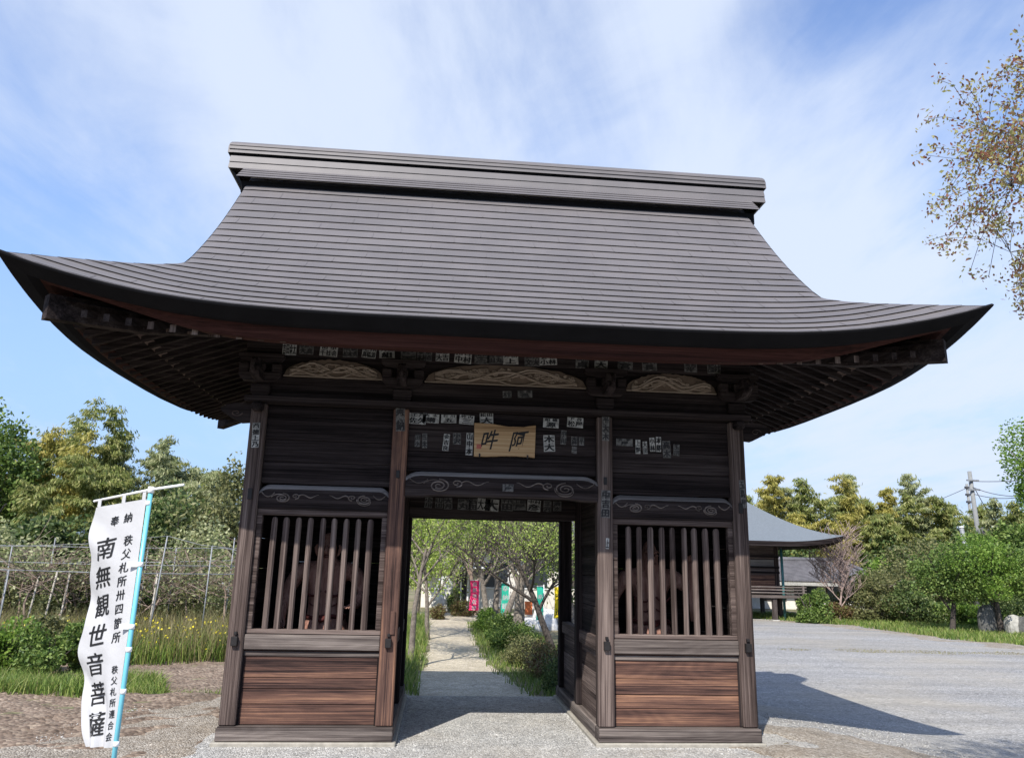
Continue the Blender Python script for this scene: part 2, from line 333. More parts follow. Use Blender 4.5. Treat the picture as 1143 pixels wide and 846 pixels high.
# ------------------------------------------------------------------ mesh building helpers
class MB:
    def __init__(s): s.v = []; s.f = []; s.m = []; s.sm = []

    def add(s, vs, fs, m=0, smooth=False):
        b = len(s.v); s.v.extend([tuple(map(float, q)) for q in vs])
        for q in fs:
            s.f.append(tuple(b+i for i in q)); s.m.append(m); s.sm.append(smooth)
        return s

    def box(s, x0, x1, y0, y1, z0, z1, c=0.0, m=0):
        if c <= 0:
            vs = [(x, y, z) for z in (z0, z1) for y in (y0, y1) for x in (x0, x1)]
            return s.add(vs, [(0, 2, 3, 1), (4, 5, 7, 6), (0, 1, 5, 4), (2, 6, 7, 3), (0, 4, 6, 2), (1, 3, 7, 5)], m)
        X, Y, Z = (x0, x1), (y0, y1), (z0, z1); idx = {}; vs = []
        for i in (0, 1):
            for j in (0, 1):
                for k in (0, 1):
                    sx, sy, sz = (c, -c)[i], (c, -c)[j], (c, -c)[k]
                    for a in range(3):
                        p = [X[i]+sx, Y[j]+sy, Z[k]+sz]
                        p[a] = (X[i], Y[j], Z[k])[a]
                        idx[i, j, k, a] = len(vs); vs.append(p)
        fs = []
        I = lambda i, j, k, a: idx[i, j, k, a]
        fs.append((I(0,0,0,0), I(0,0,1,0), I(0,1,1,0), I(0,1,0,0))); fs.append((I(1,0,0,0), I(1,1,0,0), I(1,1,1,0), I(1,0,1,0)))
        fs.append((I(0,0,0,1), I(1,0,0,1), I(1,0,1,1), I(0,0,1,1))); fs.append((I(0,1,0,1), I(0,1,1,1), I(1,1,1,1), I(1,1,0,1)))
        fs.append((I(0,0,0,2), I(0,1,0,2), I(1,1,0,2), I(1,0,0,2))); fs.append((I(0,0,1,2), I(1,0,1,2), I(1,1,1,2), I(0,1,1,2)))
        for j in (0, 1):
            for k in (0, 1): fs.append((I(0,j,k,1), I(1,j,k,1), I(1,j,k,2), I(0,j,k,2)))
        for i in (0, 1):
            for k in (0, 1): fs.append((I(i,0,k,0), I(i,1,k,0), I(i,1,k,2), I(i,0,k,2)))
        for i in (0, 1):
            for j in (0, 1): fs.append((I(i,j,0,0), I(i,j,1,0), I(i,j,1,1), I(i,j,0,1)))
        for i in (0, 1):
            for j in (0, 1):
                for k in (0, 1): fs.append((I(i,j,k,0), I(i,j,k,1), I(i,j,k,2)))
        return s.add(vs, fs, m)

    def beam(s, p, q, w, h, m=0, up=(0, 0, 1)):
        """box with rectangular section from p to q"""
        p = np.array(p, float); q = np.array(q, float); d = q-p; d /= np.linalg.norm(d)
        a = np.cross(d, up); n = np.linalg.norm(a); a = a/n if n > 1e-6 else np.array([1., 0, 0]); b = np.cross(a, d)
        vs = []
        for e in (p, q):
            for i, j in ((-1, -1), (1, -1), (1, 1), (-1, 1)): vs.append(e + a*w/2*i + b*h/2*j)
        return s.add(vs, [(0, 3, 2, 1), (4, 5, 6, 7), (0, 1, 5, 4), (1, 2, 6, 5), (2, 3, 7, 6), (3, 0, 4, 7)], m)

    def tube(s, pts, rad, n=6, m=0, cap=True):
        pts = [np.array(p, float) for p in pts]
        if not hasattr(rad, '__len__'): rad = [rad]*len(pts)
        vs = []; fs = []; a = None
        for i, p in enumerate(pts):
            d = pts[min(i+1, len(pts)-1)]-pts[max(i-1, 0)]; d /= max(np.linalg.norm(d), 1e-9)
            if a is None:
                a = np.cross(d, (0.31, 0.2, 0.93)); a /= np.linalg.norm(a)
            a = a-d*np.dot(a, d); a /= max(np.linalg.norm(a), 1e-9)
            b = np.cross(d, a)
            for k in range(n):
                t = 2*math.pi*k/n; vs.append(p+rad[i]*(math.cos(t)*a+math.sin(t)*b))
        for i in range(len(pts)-1):
            for k in range(n):
                k2 = (k+1) % n; fs.append((i*n+k, i*n+k2, (i+1)*n+k2, (i+1)*n+k))
        if cap:
            fs.append(tuple(range(n-1, -1, -1))); fs.append(tuple((len(pts)-1)*n+k for k in range(n)))
        return s.add(vs, fs, m, True)

    def prism(s, poly, y0, y1, m=0):
        """outline in x,z extruded from y0 to y1"""
        n = len(poly); vs = [(x, y0, z) for x, z in poly]+[(x, y1, z) for x, z in poly]
        fs = [tuple(range(n)), tuple(range(2*n-1, n-1, -1))]+[(i, n+i, n+(i+1) % n, (i+1) % n) for i in range(n)]
        return s.add(vs, fs, m)

    def grid(s, rows, m=0, smooth=False):
        nr, nc = len(rows), len(rows[0]); vs = [p for r in rows for p in r]
        return s.add(vs, [(i*nc+j, i*nc+j+1, (i+1)*nc+j+1, (i+1)*nc+j) for i in range(nr-1) for j in range(nc-1)], m, smooth)

    def build(s, name, mats, parent=None):
        if isinstance(mats, str): mats = [mats]
        me = bpy.data.meshes.new(name)
        off = np.array(parent.matrix_basis.translation) if parent else np.zeros(3)
        pp = parent
        while pp is not None and pp.parent is not None:
            pp = pp.parent; off = off+np.array(pp.matrix_basis.translation)
        v = np.array(s.v)-off
        me.from_pydata(v.tolist(), [], s.f)
        for k in mats: me.materials.append(MATS[k])
        me.polygons.foreach_set('material_index', s.m)
        me.polygons.foreach_set('use_smooth', s.sm)
        me.update()
        o = bpy.data.objects.new(name, me); C.objects.link(o)
        if parent: o.parent = parent
        return o


def fix_normals(o):
    import bmesh
    bm = bmesh.new(); bm.from_mesh(o.data); bmesh.ops.recalc_face_normals(bm, faces=bm.faces); bm.to_mesh(o.data); bm.free()


def np_mesh(name, V, F, mats, parent=None, midx=None, smooth=False):
    """fast mesh from arrays; F is (n,3) or (n,4)"""
    V = np.asarray(V, np.float32); F = np.asarray(F, np.int32)
    if parent is not None: V = V-np.array(parent.location, np.float32)
    me = bpy.data.meshes.new(name); k = F.shape[1]
    me.vertices.add(len(V)); me.vertices.foreach_set('co', V.ravel())
    me.loops.add(F.size); me.loops.foreach_set('vertex_index', F.ravel())
    me.polygons.add(len(F)); me.polygons.foreach_set('loop_start', np.arange(0, F.size, k, dtype=np.int32))
    for q in ([mats] if isinstance(mats, str) else mats): me.materials.append(MATS[q])
    if midx is not None: me.polygons.foreach_set('material_index', np.asarray(midx, np.int32))
    me.update(calc_edges=True); me.validate()
    if smooth: me.polygons.foreach_set('use_smooth', np.ones(len(F), bool))
    o = bpy.data.objects.new(name, me); C.objects.link(o)
    if parent is not None: o.parent = parent
    return o


def tag(o, label=None, cat=None, group=None, kind=None):
    if label: o['label'] = label
    if cat: o['category'] = cat
    if group: o['group'] = group
    if kind: o['kind'] = kind
    return o


def thing(name, label, cat, loc=(0, 0, 0), group=None):
    o = bpy.data.objects.new(name, None); C.objects.link(o); o.location = [float(q) for q in loc]; o.empty_display_size = 0.2
    return tag(o, label, cat, group)


def copy_tree(o, parent=None):
    c = o.copy(); C.objects.link(c)
    if parent: c.parent = parent
    for ch in list(o.children): copy_tree(ch, c)
    return c


# lettering: flat outlines of characters from the built-in font
_gl = {}


def glyph(ch, bold=0.02):
    if (ch, bold) in _gl: return _gl[ch, bold]
    cu = bpy.data.curves.new('letter', 'FONT'); cu.body = ch; cu.offset = bold; cu.resolution_u = 3
    o = bpy.data.objects.new('letter', cu); C.objects.link(o)
    dg = bpy.context.evaluated_depsgraph_get(); me = bpy.data.meshes.new_from_object(o.evaluated_get(dg))
    V = np.array([v.co[:2] for v in me.vertices]) if len(me.vertices) else np.zeros((0, 2))
    F = [tuple(p.vertices) for p in me.polygons]
    bpy.data.objects.remove(o); bpy.data.curves.remove(cu); bpy.data.meshes.remove(me)
    if len(V): V = V-(V.max(0)+V.min(0))/2
    _gl[ch, bold] = (V, F)
    return V, F


# ------------------------------------------------------------------ the ground
def axis_steps(lo, hi, bands):
    xs = [lo]
    while xs[-1] < hi:
        x = xs[-1]; st = bands[-1][1]
        for lim, q in bands:
            if abs(x) < lim: st = q; break
        xs.append(x+st)
    return np.array(xs)


def sheet(name, f, mat, x0, x1, y0, y1, st, lift, soft=0.12, bumpy=0.0):
    """ground cover: dips under the ground along the contour f = 0"""
    xs = np.arange(x0, x1+st/2, st); ys = np.arange(y0, y1+st/2, st)
    X, Y = np.meshgrid(xs, ys); fv = f(X, Y)
    h = terrain(X, Y)+np.clip(fv*soft, -0.06, lift)
    if bumpy:
        h = h+bumpy*(np.sin(X*5.3+np.sin(Y*3.1)*2)*np.sin(Y*6.1+np.sin(X*2.3)*2)+0.6*rng.standard_normal(X.shape))*np.clip(fv, 0, 1)
    V = np.stack([X, Y, h], -1).reshape(-1, 3); nc = len(xs)
    keep = (fv > -0.7)
    q = keep[:-1, :-1] & keep[1:, :-1] & keep[:-1, 1:] & keep[1:, 1:]
    I, J = np.nonzero(q); a = I*nc+J
    F = np.stack([a, a+1, a+nc+1, a+nc], -1)
    used = np.zeros(len(V), bool); used[F.ravel()] = True; mp = np.cumsum(used)-1
    o = np_mesh(name, V[used], mp[F], mat, smooth=True)
    return tag(o, kind='structure')


def wob(X, Y, a=0.18, k=1.0):
    return a*(np.sin(X*2.1*k+1.7*np.sin(Y*1.3*k))+0.6*np.sin(Y*3.7*k+X*1.1)+0.35*np.sin(X*7.1*k-Y*5.3*k))


gx = np.unique(np.concatenate([np.arange(-12, 26, 0.4), -12-np.geomspace(0.5, 500, 30), 26+np.geomspace(0.5, 500, 30)]))
gy = np.unique(np.concatenate([np.arange(-12, 40, 0.4), -12-np.geomspace(0.5, 60, 12), 40+np.geomspace(0.5, 900, 36)]))
X, Y = np.meshgrid(gx, gy); V = np.stack([X, Y, terrain(X, Y)], -1).reshape(-1, 3)
I, J = np.meshgrid(np.arange(len(gy)-1), np.arange(len(gx)-1), indexing='ij'); a = (I*len(gx)+J).ravel()
g = np_mesh('ground', V, np.stack([a, a+1, a+len(gx)+1, a+len(gx)], -1), 'earth', smooth=True); tag(g, kind='structure')


def f_yard(X, Y):   # pale gravel in front of and under the gate
    left = X+3.75-0.30*np.clip(Y, -3, 4)
    d = np.minimum(np.minimum(left-0.3, 3.7-X+0.25*np.clip(-Y, -1, 9)), 4.6-Y)
    return d+wob(X, Y, 0.12)


def f_lot(X, Y):
    edge = np.interp(Y, [-12, 8, 14, 17.5, 22, 24, 26], [40, 26, 17.6, 16.5, 16.3, 15.6, 13.5])
    return np.minimum(np.minimum(edge-X, X-3.3-0.15*np.clip(-Y, 0, 4)), 27-Y)+wob(X, Y, 0.2, 0.7)


def f_path(X, Y):
    l = np.interp(Y, [2.0, 6.5, 9.3, 13, 19, 23, 25, 27.5], [-1.5, -0.98, -0.80, -0.78, -0.9, -1.0, -3.0, -4.0])
    r = np.interp(Y, [2.0, 5.4, 9.4, 13, 19, 22, 24, 27.5], [1.35, 1.05, 0.55, 0.5, 0.55, 0.8, 4.0, 5.0])
    return np.minimum(np.minimum(X-l, r-X), 27.2-Y)+wob(X, Y, 0.035, 1.7)


def f_soil(X, Y):
    return np.minimum(np.minimum(-2.9-X+0.1*Y, 11.5-Y), np.minimum(X+30, Y+9))+wob(X, Y, 0.25, 0.8)


def f_bank(X, Y):   # brown dirt bank between the gate and the lot
    return np.minimum(np.minimum(X-2.72+0.1*Y, 5.0-X+0.45*np.clip(-Y, -0.2, 4)), 1.35-Y-0.45*np.clip(X-3.2, 0, 3))+wob(X, Y, 0.30, 1.6)


def f_edge(X, Y):   # stony soil between field and gravel
    return np.minimum(np.minimum(X+4.35-0.28*np.clip(Y, -3, 4), -2.75-X), 5.2-Y)+wob(X, Y, 0.15)


def f_rim(X, Y):   # tan earth rim of the lot along the grass
    return 0.95-np.abs(f_lot(X, Y)-0.55)-0.15+wob(X, Y, 0.30, 1.1)-5*(X < 9)


sheet('lot_rim', f_rim, 'dirt_gravel', 9, 40, 8, 27.5, 0.3, 0.02, 0.05)
sheet('field_soil', f_soil, 'field_soil', -22, -2.4, -9, 12.5, 0.14, 0.02, bumpy=0.018)
sheet('gravel_lot', f_lot, 'gravel_grey', 2.4, 40, -12, 28, 0.3, 0.012)
sheet('gravel_path', f_path, 'path_sand', -5, 6, 2.0, 28.5, 0.18, 0.008)
sheet('gravel_yard', f_yard, 'gravel_pale', -6, 7, -12, 5.4, 0.16, 0.018)
sheet('stony_soil', f_edge, 'dirt_gravel', -7, -2.2, -12, 5.6, 0.16, 0.024, 0.3)
sheet('dirt_bank', f_bank, 'dirt_gravel', 2.0, 8.5, -8, 2.4, 0.10, 0.03, 0.25)

# ------------------------------------------------------------------ the temple gate
gate = thing('temple_gate', 'dark weathered wooden temple gate with a sweeping hipped and gabled roof', 'gate', (0, 1.34, 0))
PO, PI_, QI, QO = 2.641, 2.485, 1.010, 1.174       # outer post faces, inner post faces
YB = [(-0.0, 0.155), (1.265, 1.42), (2.53, 2.685)]   # front, middle, rear posts
MBX = lambda *a, **k: MB().box(*a, **k)


def part(name, mb, mats, parent=gate, label=None):
    o = mb.build(name, mats, parent)
    if label: o['label'] = label
    return o


# stone footing, ground sills
for sx in (-1, 1):
    x0, x1 = sorted((sx*0.985, sx*2.66))
    part('stone_footing', MBX(x0-0.02, x1+0.02, -0.09, 2.76, -0.5, 0.052, 0.01), 'concrete')
    lo, hi = sorted((sx*0.998, sx*2.645))
    part('ground_sill', MBX(lo, hi, -0.062, 0.15, 0.053, 0.176, 0.008), 'grey_timber_x')
    part('ground_sill', MBX(lo, hi, 2.53, 2.74, 0.053, 0.176, 0.008), 'grey_timber_x')
    for xa, xb in ((0.998, 1.19), (2.46, 2.645)):
        a, b = sorted((sx*xa, sx*xb))
        part('ground_sill', MBX(a, b, 0.151, 2.529, 0.053, 0.1765, 0.008), 'grey_timber_y')
    part('room_floor', MBX(sx*1.19 if sx > 0 else -2.46, 2.46 if sx > 0 else -1.19, 0.151, 1.33, 0.10, 0.30), 'dark_timber_x')
# posts
posts = {}
for sx in (-1, 1):
    for nm, (xa, xb) in (('outer', (PI_, PO)), ('inner', (QI, QO))):
        for r, (ya, yb) in enumerate(YB):
            a, b = sorted((sx*xa, sx*xb))
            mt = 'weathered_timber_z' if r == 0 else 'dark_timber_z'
            if r == 0 and nm == 'inner' and sx < 0: mt = 'red_post_z'
            posts[sx, nm, r] = part('post', MBX(a, b, ya, yb, 0.177, 3.294, 0.012), mt)
# wedges and tenon ends on the front posts
for sx in (-1, 1):
    for xc in (2.563, 1.092):
        x = sx*xc
        part('wedge', MBX(x-0.03, x+0.03, -0.045, 0.0, 0.90, 0.985, 0.004), 'iron')
        part('wedge', MBX(x-0.012, x+0.016, -0.03, 0.0, 1.0, 1.03, 0.003), 'iron')
    part('wedge', MBX(sx*2.563-0.022, sx*2.563+0.022, -0.012, 0.0, 2.30, 2.41, 0.003), 'iron')
    part('wedge', MBX(sx*1.092-0.018, sx*1.092+0.018, -0.012, 0.0, 2.56, 2.64, 0.003), 'iron')
part('post_patch', MBX(-1.085, -1.035, -0.016, 0.0, 1.02, 1.24, 0.004), 'red_post_z')


def planks(name, x0, x1, zs, y0, y1, mats, seed=0, gap=0.003):
    """a boarded panel, one mesh, small gaps and uneven faces"""
    mb = MB(); r = random.Random(seed)
    for za, zb in zip(zs[:-1], zs[1:]):
        d = r.uniform(-0.006, 0.006); mb.box(x0, x1, y0+d, y1, za+gap, zb-gap*0.6, 0.004)
    return part(name, mb, mats)


def planks_y(name, y0, y1, zs, x0, x1, mats, seed=0):
    mb = MB(); r = random.Random(seed)
    for za, zb in zip(zs[:-1], zs[1:]):
        d = r.uniform(-0.005, 0.005); mb.box(x0+d, x1+d, y0, y1, za+0.003, zb-0.002, 0.004)
    return part(name, mb, mats)


def spiral(mb, cx, cz, r0, turns, flip, y, rad, m=0, start=0.0, n=44):
    pts = []
    for i in range(n):
        t = i/(n-1); th = start+flip*turns*2*math.pi*t; rr = r0*(1-0.88*t)
        pts.append((cx+rr*math.cos(th), y, cz+rr*0.62*math.sin(th)))
    mb.tube(pts, [rad*(0.7+0.3*(1-i/n)) for i in range(n)], 5, m)
    return pts


def tie_beam(x0, x1, zt, zb, y0, y1, sc, seed):
    """rainbow beam with carved cloud scrolls and a rounded worn shoulder"""
    mb = MB(); n = 40; rows = []
    secs = []
    for i in range(n+1):
        u = i/n; x = x0+(x1-x0)*u; e = min(u, 1-u)
        sh = 0.055*max(0, 1-e/0.075)**2
        under = 0.02*sstep(0.06, 0.16, e) if sc > 1 else 0.0
        h = [(y1, zb+under), (y0+0.012, zb+under), (y0, zb+under+0.012), (y0-0.01, (zt+zb)/2-sh*0.5), (y0+0.0, zt-0.05-sh), (y0+0.02, zt-0.018-sh), (y0+0.05, zt-sh), (y1, zt-sh)]
        secs.append([(x, a, b) for a, b in h])
    mb.grid(secs, 0, False)
    o = part('tie_beam', mb, 'dark_timber_x')
    top = MB()
    rowsT = []
    for i in range(n+1):
        x, a, b = secs[i][4]; x2, a2, b2 = secs[i][6]
        rowsT.append([(x, a-0.003, b+0.004), (x, secs[i][5][1]-0.003, secs[i][5][2]+0.003), (x2, a2, b2+0.003)])
    top.grid(rowsT, 0, True)
    t = top.build('worn_edge', 'worn_timber_x', o)
    for e, fl in ((x0, 1), (x1, -1)):
        s = MB(); cx = e+fl*0.30*sc; cz = (zt+zb)/2-0.012; y = y0-0.010
        spiral(s, cx, cz, 0.095*sc, 2.2, -fl, y, 0.009, start=math.pi/2); spiral(s, cx-fl*0.02*sc, cz-0.012, 0.125*sc, 0.8, -fl, y, 0.006, start=math.pi*0.9)
        spiral(s, cx+fl*0.16*sc, cz+0.025*sc, 0.055*sc, 1.4, fl, y, 0.008, start=-math.pi/2)
        pts = [(cx+fl*(0.20+0.06*k)*sc, y, cz+0.03*sc+0.018*sc*math.sin(k*1.9)) for k in np.linspace(0, 4.2, 18)]
        s.tube(pts, [0.008-0.0003*k for k in range(18)], 5)
        pts = [(e+fl*(0.03+0.17*k)*sc, y, zt-0.075-0.05*math.sin(k*3)) for k in np.linspace(0, 1, 12)]
        s.tube(pts, 0.006, 5)
        s.build('carved_scroll', 'grey_timber_x', o)
    return o


# left and right bays of the front
for sx in (-1, 1):
    a, b = sorted((sx*1.175, sx*2.484))
    rm = lambda p: p
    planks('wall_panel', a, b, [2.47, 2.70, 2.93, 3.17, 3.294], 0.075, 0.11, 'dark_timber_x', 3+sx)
    tie_beam(a, b, 2.46, 2.215, 0.03, 0.13, 0.80, sx)
    w = part('lattice_window', MB().box(a, b, 0.045, 0.125, 2.155, 2.213, 0.006).box(a, b, 0.045, 0.125, 1.007, 1.052, 0.006)
             .box(a, a+0.055, 0.046, 0.124, 1.052, 2.155, 0.006).box(b-0.055, b, 0.046, 0.124, 1.052, 2.155, 0.006), 'weathered_timber_x')
    r = random.Random(11+sx)
    for k in range(9):
        x = a+0.055+(b-a-0.11)*(k+1)/10+r.uniform(-0.005, 0.005); hw = 0.028+r.uniform(-0.002, 0.003); tl = r.uniform(-0.006, 0.006)
        mbb = MB()
        secs = []
        for z, ww in ((1.05, hw), (1.45, hw*0.97), (1.8, hw*1.02), (2.10, hw), (2.125, hw*0.8), (2.135, hw*0.5)):
            xx = x+tl*(z-1.5)
            secs.append([(xx-ww, 0.065, z), (xx-ww*0.55, 0.05, z), (xx+ww*0.55, 0.05, z), (xx+ww, 0.065, z), (xx+ww, 0.09, z), (xx-ww, 0.09, z), (xx-ww, 0.065, z)])
        mbb.grid(secs); mbb.add(secs[-1][:6], [(0, 1, 2, 3, 4, 5)])
        ob = mbb.build('lattice_bar', 'weathered_timber_z', w)
    part('waist_beam', MBX(a, b, 0.02, 0.13, 0.862, 1.004, 0.008), 'grey_timber_x')
    part('waist_batten', MBX(a, b, 0.055, 0.12, 0.80, 0.845, 0.004), 'grey_timber_x')
    planks('plank_panel', a, b, [0.177, 0.36, 0.50, 0.60, 0.861] if sx < 0 else [0.177, 0.34, 0.47, 0.62, 0.861], 0.07, 0.11, 'red_plank_x', 20+sx)
    for xs_ in (a, b-0.016):
        part('edge_batten', MBX(xs_, xs_+0.016, 0.05, 0.069, 0.177, 0.80, 0.002), 'dark_timber_z')
    # outer side wall, passage wall, back wall of the guardian room
    zs = [0.177, 0.40, 0.63, 0.862]; zs2 = [1.005, 1.3, 1.62, 1.94, 2.26, 2.6, 2.95, 3.294]
    for xw, nm in ((sx*1.09, 'i'), (sx*2.56, 'o')):
        planks_y('side_panel', 0.156, 1.264, zs, xw-0.018, xw+0.018, 'weathered_timber_y', 5)
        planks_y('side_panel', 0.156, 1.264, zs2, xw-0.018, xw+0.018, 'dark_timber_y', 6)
        part('waist_rail', MBX(xw-0.05, xw+0.05, 0.156, 1.264, 0.863, 1.004, 0.006), 'weathered_timber_y')
        planks_y('side_panel', 1.421, 2.529, zs, xw-0.018, xw+0.018, 'weathered_timber_y', 7)
        part('waist_rail', MBX(xw-0.05, xw+0.05, 1.421, 2.529, 0.863, 1.004, 0.006), 'weathered_timber_y')
        part('side_beam', MBX(xw-0.05, xw+0.05, 1.421, 2.529, 2.45, 2.65, 0.006), 'dark_timber_y')
        planks_y('side_panel', 1.421, 2.529, [2.65, 2.95, 3.294], xw-0.018, xw+0.018, 'dark_timber_y', 8)
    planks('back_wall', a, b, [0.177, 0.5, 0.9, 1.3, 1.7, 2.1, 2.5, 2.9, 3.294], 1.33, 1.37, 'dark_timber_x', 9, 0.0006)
    part('room_ceiling', MBX(a, b, 0.13, 1.33, 2.60, 2.64), 'dark_timber_x')
# centre bay
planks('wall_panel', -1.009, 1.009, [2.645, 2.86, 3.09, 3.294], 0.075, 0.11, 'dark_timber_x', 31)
tie_beam(-1.009, 1.009, 2.64, 2.375, -0.01, 0.14, 1.15, 0)
part('lintel', MBX(-1.009, 1.009, 1.285, 1.40, 2.25, 2.52, 0.008), 'dark_timber_x')
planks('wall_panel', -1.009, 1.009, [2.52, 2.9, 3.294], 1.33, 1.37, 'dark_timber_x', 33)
part('lintel', MBX(-1.009, 1.009, 2.55, 2.66, 2.305, 2.55, 0.008), 'dark_timber_x')
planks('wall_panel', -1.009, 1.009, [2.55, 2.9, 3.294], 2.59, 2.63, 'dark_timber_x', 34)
part('passage_ceiling', MBX(-1.009, 1.009, 0.12, 2.59, 3.20, 3.24), 'dark_timber_x')
# wall plates round the top of the posts
part('wall_plate', MBX(-2.70, 2.70, -0.085, 0.22, 3.297, 3.362, 0.006), 'dark_timber_x')
part('wall_plate', MBX(-2.70, 2.70, 2.46, 2.765, 3.297, 3.362, 0.006), 'dark_timber_x')
for sx in (-1, 1):
    xa, xb = sorted((sx*2.40, sx*2.70)); part('wall_plate', MBX(xa, xb, 0.222, 2.458, 3.298, 3.361, 0.006), 'dark_timber_y')
# frieze: beam, carved panels, slip beam
for yy, s in ((0.02, 1), (2.56, -1)):
    part('frieze_beam', MBX(-2.60, 2.60, yy, yy+0.10, 3.364, 3.592, 0.006), 'dark_timber_x')
    part('frieze_board', MBX(-2.60, 2.60, yy+0.045, yy+0.075, 3.594, 3.818), 'dark_timber_x')
    part('purlin', MBX(-2.75, 2.75, yy-0.035, yy+0.12, 3.82, 4.06, 0.008), 'dark_timber_x')
for sx in (-1, 1):
    x0, x1 = sorted((sx*2.50, sx*2.60)); part('frieze_beam', MBX(x0, x1, 0.122, 2.558, 3.364, 3.59, 0.006), 'dark_timber_y')
    part('frieze_board', MBX(x0+0.04, x1-0.03, 0.122, 2.558, 3.592, 3.82), 'dark_timber_y')
    x0, x1 = sorted((sx*2.46, sx*2.62)); part('purlin', MBX(x0, x1, 0.142, 2.523, 3.822, 4.06, 0.008), 'dark_timber_y')


def carving(xa, xb, za, zb, seed):
    """pale carved transom panel: low arched outline with dragon and wave relief"""
    r = random.Random(seed); n = 40; top = []
    for i in range(n+1):
        u = i/n; e = math.sin(math.pi*u)**0.42
        top.append((xa+(xb-xa)*u, za+0.012+(zb-za-0.012)*e+r.uniform(-0.008, 0.008)*(0.1 < u < 0.9)))
    poly = [(xa, za)]+top+[(xb, za)]
    mb = MB(); mb.prism(poly[::-1], 0.027, 0.06, 1)
    w = xb-xa
    hi = lambda x: np.interp(x, [p[0] for p in top], [p[1] for p in top])
    # long wave bodies
    for k in range(4):
        pts = []; ph = r.uniform(0, 6)
        for i in range(60):
            u = 0.06+0.88*i/59; x = xa+w*u; h = hi(x)-za
            pts.append((x, 0.020, za+h*(0.40+0.10*(k-1))+h*0.26*math.sin(u*11+ph+k*0.25)))
        mb.tube(pts, 0.013+0.005*(k == 1), 6, 0)
    for k in range(int(46*w)):
        x = xa+w*r.uniform(0.08, 0.92); h = hi(x)-za; z = za+h*r.uniform(0.3, 0.78); rr = r.uniform(0.014, 0.036)
        f = r.choice((-1, 1))
        spiral(mb, x, z, rr, 1.5, f, r.uniform(0.016, 0.022), 0.0095, 0, r.uniform(0, 6), 22)
    mb.box(xa, xb, 0.012, 0.03, za, za+0.012, 0, 0)
    o = part('carved_transom', mb, ['pale_carving', 'carving_groove']); return o


carving(-2.35, -1.31, 3.597, 3.80, 1); carving(-0.865, 0.90, 3.597, 3.83, 2); carving(1.335, 2.36, 3.597, 3.81, 3)


# bracket sets on the posts
def bracket(x, y, s, wide=True):
    o = part('bracket_set', MBX(x-0.10, x+0.10, y-0.10, y+0.10, 3.40, 3.50, 0.012).add([(x-0.10, y-0.10, 3.40), (x+0.10, y-0.10, 3.40), (x+0.10, y+0.10, 3.40), (x-0.10, y+0.10, 3.40),
             (x-0.065, y-0.065, 3.363), (x+0.065, y-0.065, 3.363), (x+0.065, y+0.065, 3.363), (x-0.065, y+0.065, 3.363)], [(0, 4, 5, 1), (1, 5, 6, 2), (2, 6, 7, 3), (3, 7, 4, 0)]), 'dark_timber_x')
    arm = [(-0.34, 3.60), (-0.34, 3.56), (-0.27, 3.515), (-0.12, 3.505), (0.12, 3.505), (0.27, 3.515), (0.34, 3.56), (0.34, 3.60)]
    mb = MB().prism([(x+q*0.62, z) for q, z in arm], y-0.14*s-0.045, y-0.14*s+0.045); mb.build('bracket_arm', 'dark_timber_x', o)
    n2 = MB(); pr = [(-0.42*s, 3.60), (-0.42*s, 3.55), (-0.34*s, 3.51), (0.02*s, 3.505), (0.02*s, 3.60)]
    vs = [(x-0.045, y+q, z) for q, z in pr]+[(x+0.045, y+q, z) for q, z in pr]
    n2.add(vs, [(0, 1, 2, 3, 4), (9, 8, 7, 6, 5)]+[(i, 5+i, 5+(i+1) % 5, (i+1) % 5) for i in range(5)]); n2.build('bracket_arm', 'dark_timber_y', o)
    for dx, dy in ((-0.165, -0.14), (0, -0.14), (0.165, -0.14), (0, -0.36)):
        MB().box(x+dx-0.05, x+dx+0.05, y+dy*s-0.05, y+dy*s+0.05, 3.602, 3.70, 0.012).build('bearing_block', 'dark_timber_x', o)
    mb = MB().prism([(x+q*0.68, z+0.20) for q, z in arm], y-0.14*s-0.04, y-0.14*s+0.04); mb.build('bracket_arm', 'dark_timber_x', o)
    # small carved scroll nose
    mb = MB(); pts = [(x, y-0.40*s-0.10*s*math.sin(t*0.8), 3.62+0.06*math.cos(t)) for t in np.linspace(0, 5, 14)]; mb.tube(pts, 0.022, 5); mb.build('carved_nose', 'dark_timber_y', o)


for x in (-2.563, -1.092, 1.092, 2.563):
    bracket(x, 0.06, 1)
    bracket(x, 2.62, -1)
for sx in (-1, 1):   # carved beam noses projecting sideways at the corners
    for y in (0.07, 2.61):
        x0 = sx*2.642
        pr = [(0, 3.10), (0.10, 3.09), (0.22, 3.15), (0.30, 3.20), (0.315, 3.235), (0.26, 3.27), (0.17, 3.292), (0, 3.292)]
        mb = MB().prism([(x0+sx*q, z) for q, z in pr], y-0.04, y+0.04); o = part('beam_nose', mb, 'dark_timber_x')
        s = MB(); spiral(s, x0+sx*0.15, 3.19, 0.06, 1.3, sx, y-0.042, 0.005); s.build('carved_scroll', 'weathered_timber_x', o)
    part('post_cap', MBX(sx*2.563-0.055, sx*2.563+0.055, -0.11, -0.002, 3.20, 3.29, 0.02), 'dark_timber_y')

# ------------------------------------------------------------------ roof
EX, YE, YC = 4.40, -1.70, 1.34
HD = YC-YE
XV = 3.20
RX = 0.012                                   # the ridge sits a hair to the right
_ps = np.array([0, .4, .9, 1.26, 1.41, 1.68, 1.86, 2.0, 2.3, 2.54, 3.04]); _pz = np.array([3.752, 4.02, 4.45, 4.80, 4.92, 5.17, 5.38, 5.54, 5.88, 6.19, 6.76])
_pc = np.polyfit(_ps, _pz, 3)


def PZ(s): return np.polyval(_pc, s)-np.polyval(_pc, 0)+3.752


